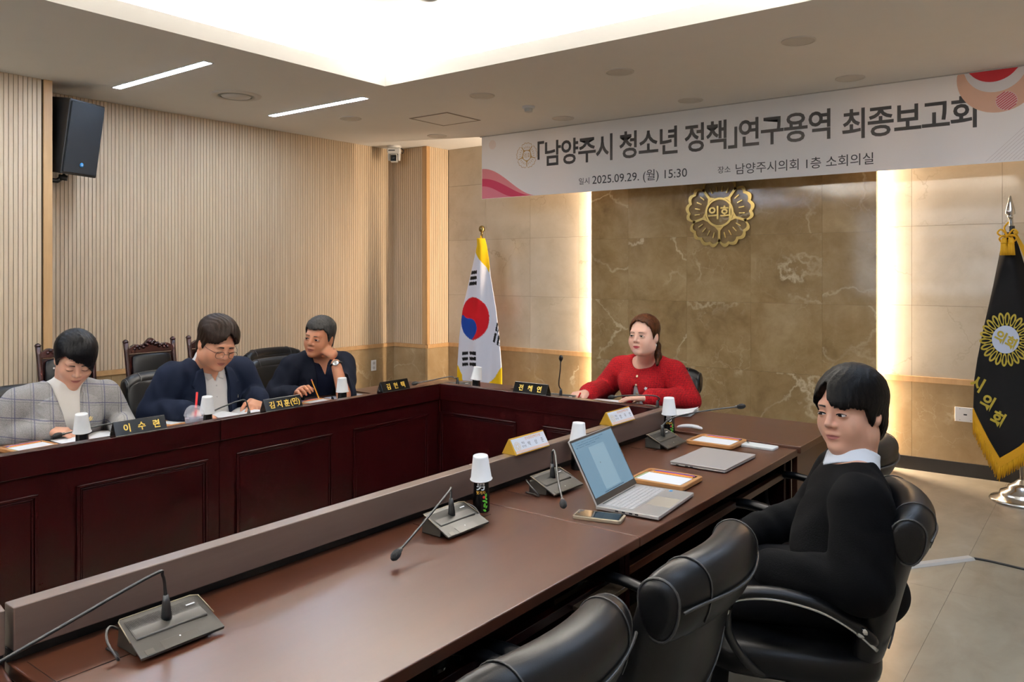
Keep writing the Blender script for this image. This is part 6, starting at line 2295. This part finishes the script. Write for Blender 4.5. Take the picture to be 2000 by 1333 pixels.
# ---------------------------------------------------------------- bespectacled man in navy
def man_glasses():
    s = Person('bespectacled man in a navy jacket and white polo reading a booklet', (-4.05, 2.47), math.radians(-6), tuple(ray(424, 672) * 4.24 + Vector((0, 0, CAM_H))),
               (math.radians(-6), math.radians(-24)), roll=math.radians(6), lean=.09, wide=1.12, hs=1.10, skin='c99577')
    s.shz = .962
    s.arm(1, s.B(.275, .05, .755), (-3.73, 2.21, .785), r=(.062, .052, .045, .030))
    s.arm(-1, s.B(-.275, .07, .765), (-3.75, 2.63, .80), r=(.062, .052, .045, .030))
    B = s.body
    s.head_field(B, .010, 1.12)
    s.headF = Field(); s.headF.ops = list(B.ops)
    s.neck_field(B, .066)
    s.torso(B, 0.0)
    s.hand(B, 1, s.arm_pts[1][2], (.80, .55, -.18), (0, -.2, 1), (.3, .4, .3), .07, (.4, .3), 1.05)
    s.hand(B, -1, s.arm_pts[-1][2], (.55, -.55, -.30), (.2, .3, 1), (.45, .5, .4), .06, (.5, .4), 1.05)
    body = s.build_body(.0042)
    s.face(body, 'down', '1d1612', 'a4604f', brow_w=1.3)
    sh = Field(); s.torso(sh, .012, .05, arms=False)
    sh.cone(s.B(0, s.lean - .012, s.shz), s.B(0, s.lean + .0, s.shz + .055), .078, .073, .02)
    nk = Field()
    sh.fn(s.B(0, .1, s.shz + .05), .25, opening(s, s.shz + .06, s.shz - .055, .045, .002, s.lean + .02), .004, '-')
    lo, hi = s.bounds(); lo[2] = .5; hi[2] = 1.06
    mw = cloth_mat('white_polo', 'dcd7d0', .85, .03)
    sdf_obj('polo_shirt', lambda P: sh(P) + wrinkle(P, .002), lo, hi, .006, mw, s.o, s.root, 1)
    G = Field(); s.torso(G, .026, .055, sleeve=.008, cuff=.90)
    G.fn(s.B(0, .1, .80), .6, opening(s, s.shz + .03, .50, .066, .062), .006, '-')
    G.ell(s.B(0, s.lean, s.shz + .085), (.090, .09, .055), .015, '-')
    mj = cloth_mat('navy_wool', '0d1322', .85, .15, 600, .3)
    sdf_obj('jacket', lambda P: G(P) + wrinkle(P, .004), lo, hi, .006, mj, s.o, s.root, 1)
    G2 = Field(); s.torso(G2, .026, .055, arms=False)
    fr = lambda x, y, z: s.B(x, y, z)
    for q in (-1, 1):
        zt = s.shz + .02
        poly = [(q * .064, zt), (q * .098, zt - .012), (q * .130, zt - .085), (q * .112, zt - .090), (q * .132, zt - .118), (q * .100, zt - .24), (q * .070, zt - .30), (q * .066, zt - .15)]
        n = []
        for i in range(len(poly)):
            a, b = np.array(poly[i]), np.array(poly[(i + 1) % len(poly)])
            n += [tuple(a + (b - a) * k / 5) for k in range(5)]
        s.obj_patch('lapel', G2, n, fr, -s.f, mj, s.o, .008, 5, .35, .008)
        c = [(q * .008, s.shz - .030), (q * .058, s.shz + .040), (q * .078, s.shz + .010), (q * .042, s.shz - .045)]
        n = []
        for i in range(4):
            a, b = np.array(c[i]), np.array(c[(i + 1) % 4])
            n += [tuple(a + (b - a) * k / 4) for k in range(4)]
        s.obj_patch('collar', sh, n, fr, -s.f, mw, s.o, .005, 3, .35, .004)
    badge(s, G2, -.118, .815, plain('d9c58d', .3, metal=.5), .35)
    for k in range(2):
        s.obj_patch('button', sh, [(.004 * math.cos(a), s.shz - .075 - .06 * k + .004 * math.sin(a)) for a in [q * math.pi / 4 for q in range(8)]], fr, -s.f, plain('cfcac2', .3), s.o, .003, 1, .35, .002)
    line = [(-180, -.085), (-125, -.08), (-106, -.04), (-97, .0), (-86, .0), (-79, -.025), (-70, .0), (-58, .026), (-40, .034), (-30, .050), (-18, .074), (-6, .092), (4, .084), (14, .062), (26, .044), (42, .030), (58, .026), (70, .0), (79, -.025), (88, .0), (97, .0), (106, -.04), (125, -.08), (180, -.085)]
    th_ = lambda phi, z: .009 + .016 * np.clip((z - .01) / .07, 0, 1) + .009 * np.exp(-(phi / 60) ** 2) * np.clip((.10 - z) / .05, 0, 1)
    s.hair(line, th_, .0038, hair_mat('hair_brown', '0b0705', '21150f', .45), None, .0016, 30, -.006)
    # spectacles
    gl = MB()
    for q in (-1, 1):
        pts = [Vector(s.H(q * .034 + .0215 * sgn(math.cos(a), .8), .108 - .06 * (abs(q * .034 + .0215 * math.cos(a)) - .01) ** 1 * .35, -.006 + .0175 * sgn(math.sin(a), .8))) - s.root for a in [k * math.pi / 10 for k in range(20)]]
        gl.tube(pts, .0013, 6, loop=True)
        gl.tube([Vector(s.H(q * .056, .100, .002)) - s.root, Vector(s.H(q * .078, .060, .003)) - s.root, Vector(s.H(q * .084, -.01, .006)) - s.root], .0011, 6)
    gl.tube([Vector(s.H(x, .109 + .002 * math.cos(x * 200), -.002)) - s.root for x in (-.013, -.006, 0, .006, .013)], .0012, 6)
    obj('spectacles', gl, plain('4a4744', .25, metal=.7), s.o, smooth=True)
    shoes_and_trousers(s, cloth_mat('navy_trousers', '0c0f18'))
    return s


# ---------------------------------------------------------------- grey haired man
def man_grey():
    hc = ray(623, 660) * 4.92 + Vector((0, 0, CAM_H))
    s = Person('grey haired man in a navy jacket resting his cheek on his fist', (-4.10, 3.28), math.radians(-14), tuple(hc),
               (math.radians(-68), math.radians(-3)), roll=math.radians(9), lean=.10, wide=1.06, hs=1.03, skin='bd8767')
    s.shz = .942
    el = ray(672, 772) * 4.80 + Vector((0, 0, CAM_H))
    wr = ray(652, 697) * 4.86 + Vector((0, 0, CAM_H))
    s.arm(-1, tuple(el), tuple(wr))
    wr2 = ray(597, 764) * 4.62 + Vector((0, 0, CAM_H))
    s.arm(1, s.B(.29, .10, .735), tuple(wr2 + Vector((-.06, -.01, -.03))))
    B = s.body
    s.head_field(B, .001, 1.05, 1.12)
    s.headF = Field(); s.headF.ops = list(B.ops)
    s.neck_field(B, .056)
    s.torso(B, 0.0)
    up = np.array(s.H(-.060, .018, -.055)) - np.array(wr)
    s.hand(B, -1, wr, up / np.linalg.norm(up), s.f * .3 + np.array([.75, -.1, .1]), (1.2, 1.5, 1.0), .02, (.9, .7), .95)
    tips, th = s.hand(B, 1, s.arm_pts[1][2], (.62, -.28, .45), (-.35, -.3, .8), (.45, .75, .55), .10, (.5, .4), .98)
    body = s.build_body(.0042)
    s.face(body, 'open', '241c18', '96584c', brow_w=.8, gaze=(.001, 0))
    sh = Field(); s.torso(sh, .010, .02, arms=False)
    sh.cone(s.B(0, s.lean - .012, s.shz), s.B(0, s.lean, s.shz + .05), .072, .066, .02)
    sh.fn(s.B(0, .1, s.shz + .05), .25, opening(s, s.shz + .06, s.shz - .085, .050, .002, s.lean + .02), .004, '-')
    lo, hi = s.bounds(); lo[2] = .5; hi[2] = 1.05
    ms = cloth_mat('navy_shirt', '070b1a', .8, .1)
    sdf_obj('shirt', sh, lo, hi, .007, ms, s.o, s.root, 1)
    G = Field(); s.torso(G, .020, .025, sleeve=.006, cuff=.0)
    for q, c in ((-1, .42), (1, .90)):
        a, b, w_, r_ = s.arm_pts[q]
        G.cone(b, b + (w_ - b) * c, r_[2] + .028, r_[2] + .020, .025)
    G.fn(s.B(0, .1, .80), .6, opening(s, s.shz + .03, .55, .070, .022), .006, '-')
    G.ell(s.B(0, s.lean, s.shz + .085), (.082, .085, .055), .015, '-')
    mj = cloth_mat('navy_jacket', '0a0d17', .85, .15, 600, .3)
    sdf_obj('jacket', lambda P: G(P) + wrinkle(P, .004), lo, hi, .006, mj, s.o, s.root, 1)
    line = [(-180, -.07), (-125, -.065), (-108, -.03), (-97, .0), (-86, .004), (-79, -.018), (-70, .005), (-58, .045), (-38, .066), (-15, .060), (10, .056), (35, .060), (52, .052), (66, .02), (79, -.018), (88, .004), (97, .0), (108, -.03), (125, -.065), (180, -.07)]
    th_ = lambda phi, z: .006 + .012 * np.clip((z - .02) / .07, 0, 1) + .005 * np.exp(-(phi / 50) ** 2)
    s.hair(line, th_, .0038, hair_mat('hair_grey', '0e0e0e', '3b3a39', .5), None, .0010, 48, -.03)
    # wrist watch on the raised arm
    a, b = Vector(s.arm_pts[-1][1]), Vector(s.arm_pts[-1][2])
    c = a + (b - a) * .80
    ax = (b - a).normalized()
    watch = obj('watch_strap', MB().tube([p - s.root for p in ring_at(c, ax, .0345)], .006, 6, loop=True), M_BLACK, s.o, smooth=True)
    tocam = (Vector((0, 0, CAM_H)) - c); tocam -= ax * tocam.dot(ax); tocam.normalize()
    Mw = Matrix.Translation(c + tocam * .034 - s.root) @ tocam.to_track_quat('Z', 'Y').to_matrix().to_4x4()
    obj('watch_case', MB().lathe([(.016, 0), (.019, .004), (.018, .009), (.0155, .010)], 24, M=Mw), M_CHROME, s.o, auto=40)
    obj('watch_dial', MB().lathe([(.0155, .0098), (.001, .0102)], 24, M=Mw), plain('161616', .2), s.o)
    holding(s, 'pencil', 'yellow pencil held by the grey haired man', tuple(th + np.array([-.012, .0, .05])), tuple(th + np.array([.02, .03, -.065])), .0037, plain('e0962a', .4), plain('c05a6a', .5))
    shoes_and_trousers(s, cloth_mat('grey_trousers', '101116'))
    return s


# ---------------------------------------------------------------- woman in the red jacket
def woman_red():
    s = Person('woman in a red tweed jacket writing at the head table', (-2.30, 4.46), math.radians(-93), tuple(ray(1257, 657) * 4.66 + Vector((0, 0, CAM_H))),
               (math.radians(-89), math.radians(3)), roll=math.radians(0), lean=.07, wide=1.10, hs=1.0, skin='e0b6a0')
    s.shz = .925
    wr = Vector((-2.60, 4.13, .79)); wr = ray(1146, 768) * 4.72 + Vector((0, 0, CAM_H))
    s.arm(1, s.B(.30, .08, .75), tuple(wr))
    w2 = ray(1262, 778) * 4.56 + Vector((0, 0, CAM_H))
    s.arm(-1, s.B(-.285, .06, .74), tuple(w2))
    B = s.body
    s.head_field(B, .006, 1.02, .95)
    s.headF = Field(); s.headF.ops = list(B.ops)
    s.neck_field(B, .053)
    s.torso(B, 0.0, 0, .012)
    tips, th = s.hand(B, 1, s.arm_pts[1][2], (-.55, -.75, -.12), (.1, -.1, 1), (.55, .75, .5), .06, (.5, .4), .95)
    s.hand(B, -1, s.arm_pts[-1][2], (-.92, -.3, -.05), (0, 0, 1), (.15, .2, .15), .06, (.3, .2), .93)
    body = s.build_body(.0042)
    s.face(body, 'open', '5a4032', 'b23a44', gaze=(.0005, -.0005), brow_w=.75)
    sh = Field(); s.torso(sh, .008, .0, .014, arms=False)
    sh.ell(s.B(0, s.lean + .05, s.shz + .07), (.085, .10, .10), .02, '-')
    lo, hi = s.bounds(); lo[2] = .5; hi[2] = 1.05
    sdf_obj('blouse', sh, lo, hi, .007, cloth_mat('white_blouse', 'e6e1dc', .8, .02), s.o, s.root, 1)
    t = NT('red_tweed')
    v = t.coords((1, 1, 1))
    n1 = t.noise(v, 160, 3)
    vo = t.n('ShaderNodeTexWave', wave_type='BANDS', bands_direction='Z')
    vo.inputs['Scale'].default_value = 26; vo.inputs['Distortion'].default_value = 3
    t.l(v, vo.inputs[0])
    wx = t.n('ShaderNodeTexWave', wave_type='BANDS', bands_direction='X')
    wx.inputs['Scale'].default_value = 26; wx.inputs['Distortion'].default_value = 3
    t.l(v, wx.inputs[0])
    f_ = t.math('ADD', t.math('MULTIPLY', n1.outputs[0], .84), t.math('MULTIPLY', t.math('ADD', vo.outputs[1], wx.outputs[1]), .08))
    t.set(t.ramp(f_, [(.35, '5c030c'), (.68, '98060f')]), .9, spec=.2)
    t.bump(f_, .6, .003)
    G = Field(); s.torso(G, .020, .012, .014, sleeve=.008, cuff=.88)
    G.fn(s.B(0, .1, .70), .6, lambda P: np.maximum(opening(s, s.shz - .10, .52, .006, .10)(P), ((P - s.B(0, 0, 0)) @ s.u) - (s.shz - .115)), .006, '-')
    G.ell(s.B(0, s.lean + .035, s.shz + .065), (.085, .095, .095), .012, '-')
    sdf_obj('jacket', lambda P: G(P) + wrinkle(P, .003), lo, hi, .006, t.m, s.o, s.root, 1)
    G2 = Field(); s.torso(G2, .020, .012, .014, arms=False)
    fr = lambda x, y, z: s.B(x, y, z)
    for k in range(4):
        z = s.shz - .055 - .052 * k
        s.obj_patch('button', G2, [(-.010 - .008 * k * .3 + .0075 * math.cos(a), z + .0075 * math.sin(a)) for a in [q * math.pi / 6 for q in range(12)]], fr, -s.f, plain('e3c7a0', .25, metal=.4), s.o, .008, 2, .35, .004)
    badge(s, G2, -.085, s.shz - .12, plain('eeeae6', .4), .35, .009)
    line = [(-180, -.075), (-120, -.07), (-104, -.045), (-95, -.005), (-84, .004), (-74, -.02), (-64, .02), (-50, .056), (-30, .078), (-5, .086), (15, .090), (30, .078), (48, .058), (64, .02), (74, -.02), (84, .004), (95, -.005), (104, -.045), (120, -.07), (180, -.075)]
    th_ = lambda phi, z: .007 + .009 * np.clip((z - .02) / .07, 0, 1)
    ex = Field()
    P = [s.H(0, -.110, -.02), s.H(-.025, -.126, -.06), s.H(-.045, -.108, -.12), s.H(-.05, -.085, -.165)]
    for i in range(3):
        ex.cone(P[i], P[i + 1], (.026, .024, .020)[i], (.024, .020, .010)[i], .012)
    s.hair(line, th_, .0038, hair_mat('hair_chestnut', '190d07', '4a2915', .42), ex, .0009, 44, .022)
    obj('earring', MB().lathe([(.0005, -.011), (.0035, -.007), (.0028, .002), (.0005, .006)], 12, M=TR(*(Vector(s.H(-.083, .002, -.046)) - s.root))), plain('e8e4de', .15, metal=.3), s.o, smooth=True)
    a, b = Vector(s.arm_pts[-1][1]), Vector(s.arm_pts[-1][2])
    c = a + (b - a) * .93
    obj('watch_strap', MB().tube([p - s.root for p in ring_at(c, b - a, .033)], .0075, 6, loop=True), plain('15110f', .4), s.o, smooth=True)
    holding(s, 'pen', 'red pen in the hand of the woman in red', tuple(th + np.array([.035, -.01, .075])), tuple(th + np.array([-.02, -.005, -.032])), .0042, plain('d01a14', .35), None, False)
    shoes_and_trousers(s, cloth_mat('black_trousers', '0c0c0e'))
    return s


for _f in (man_sweater, woman_check, man_glasses, man_grey, woman_red):
    _f()
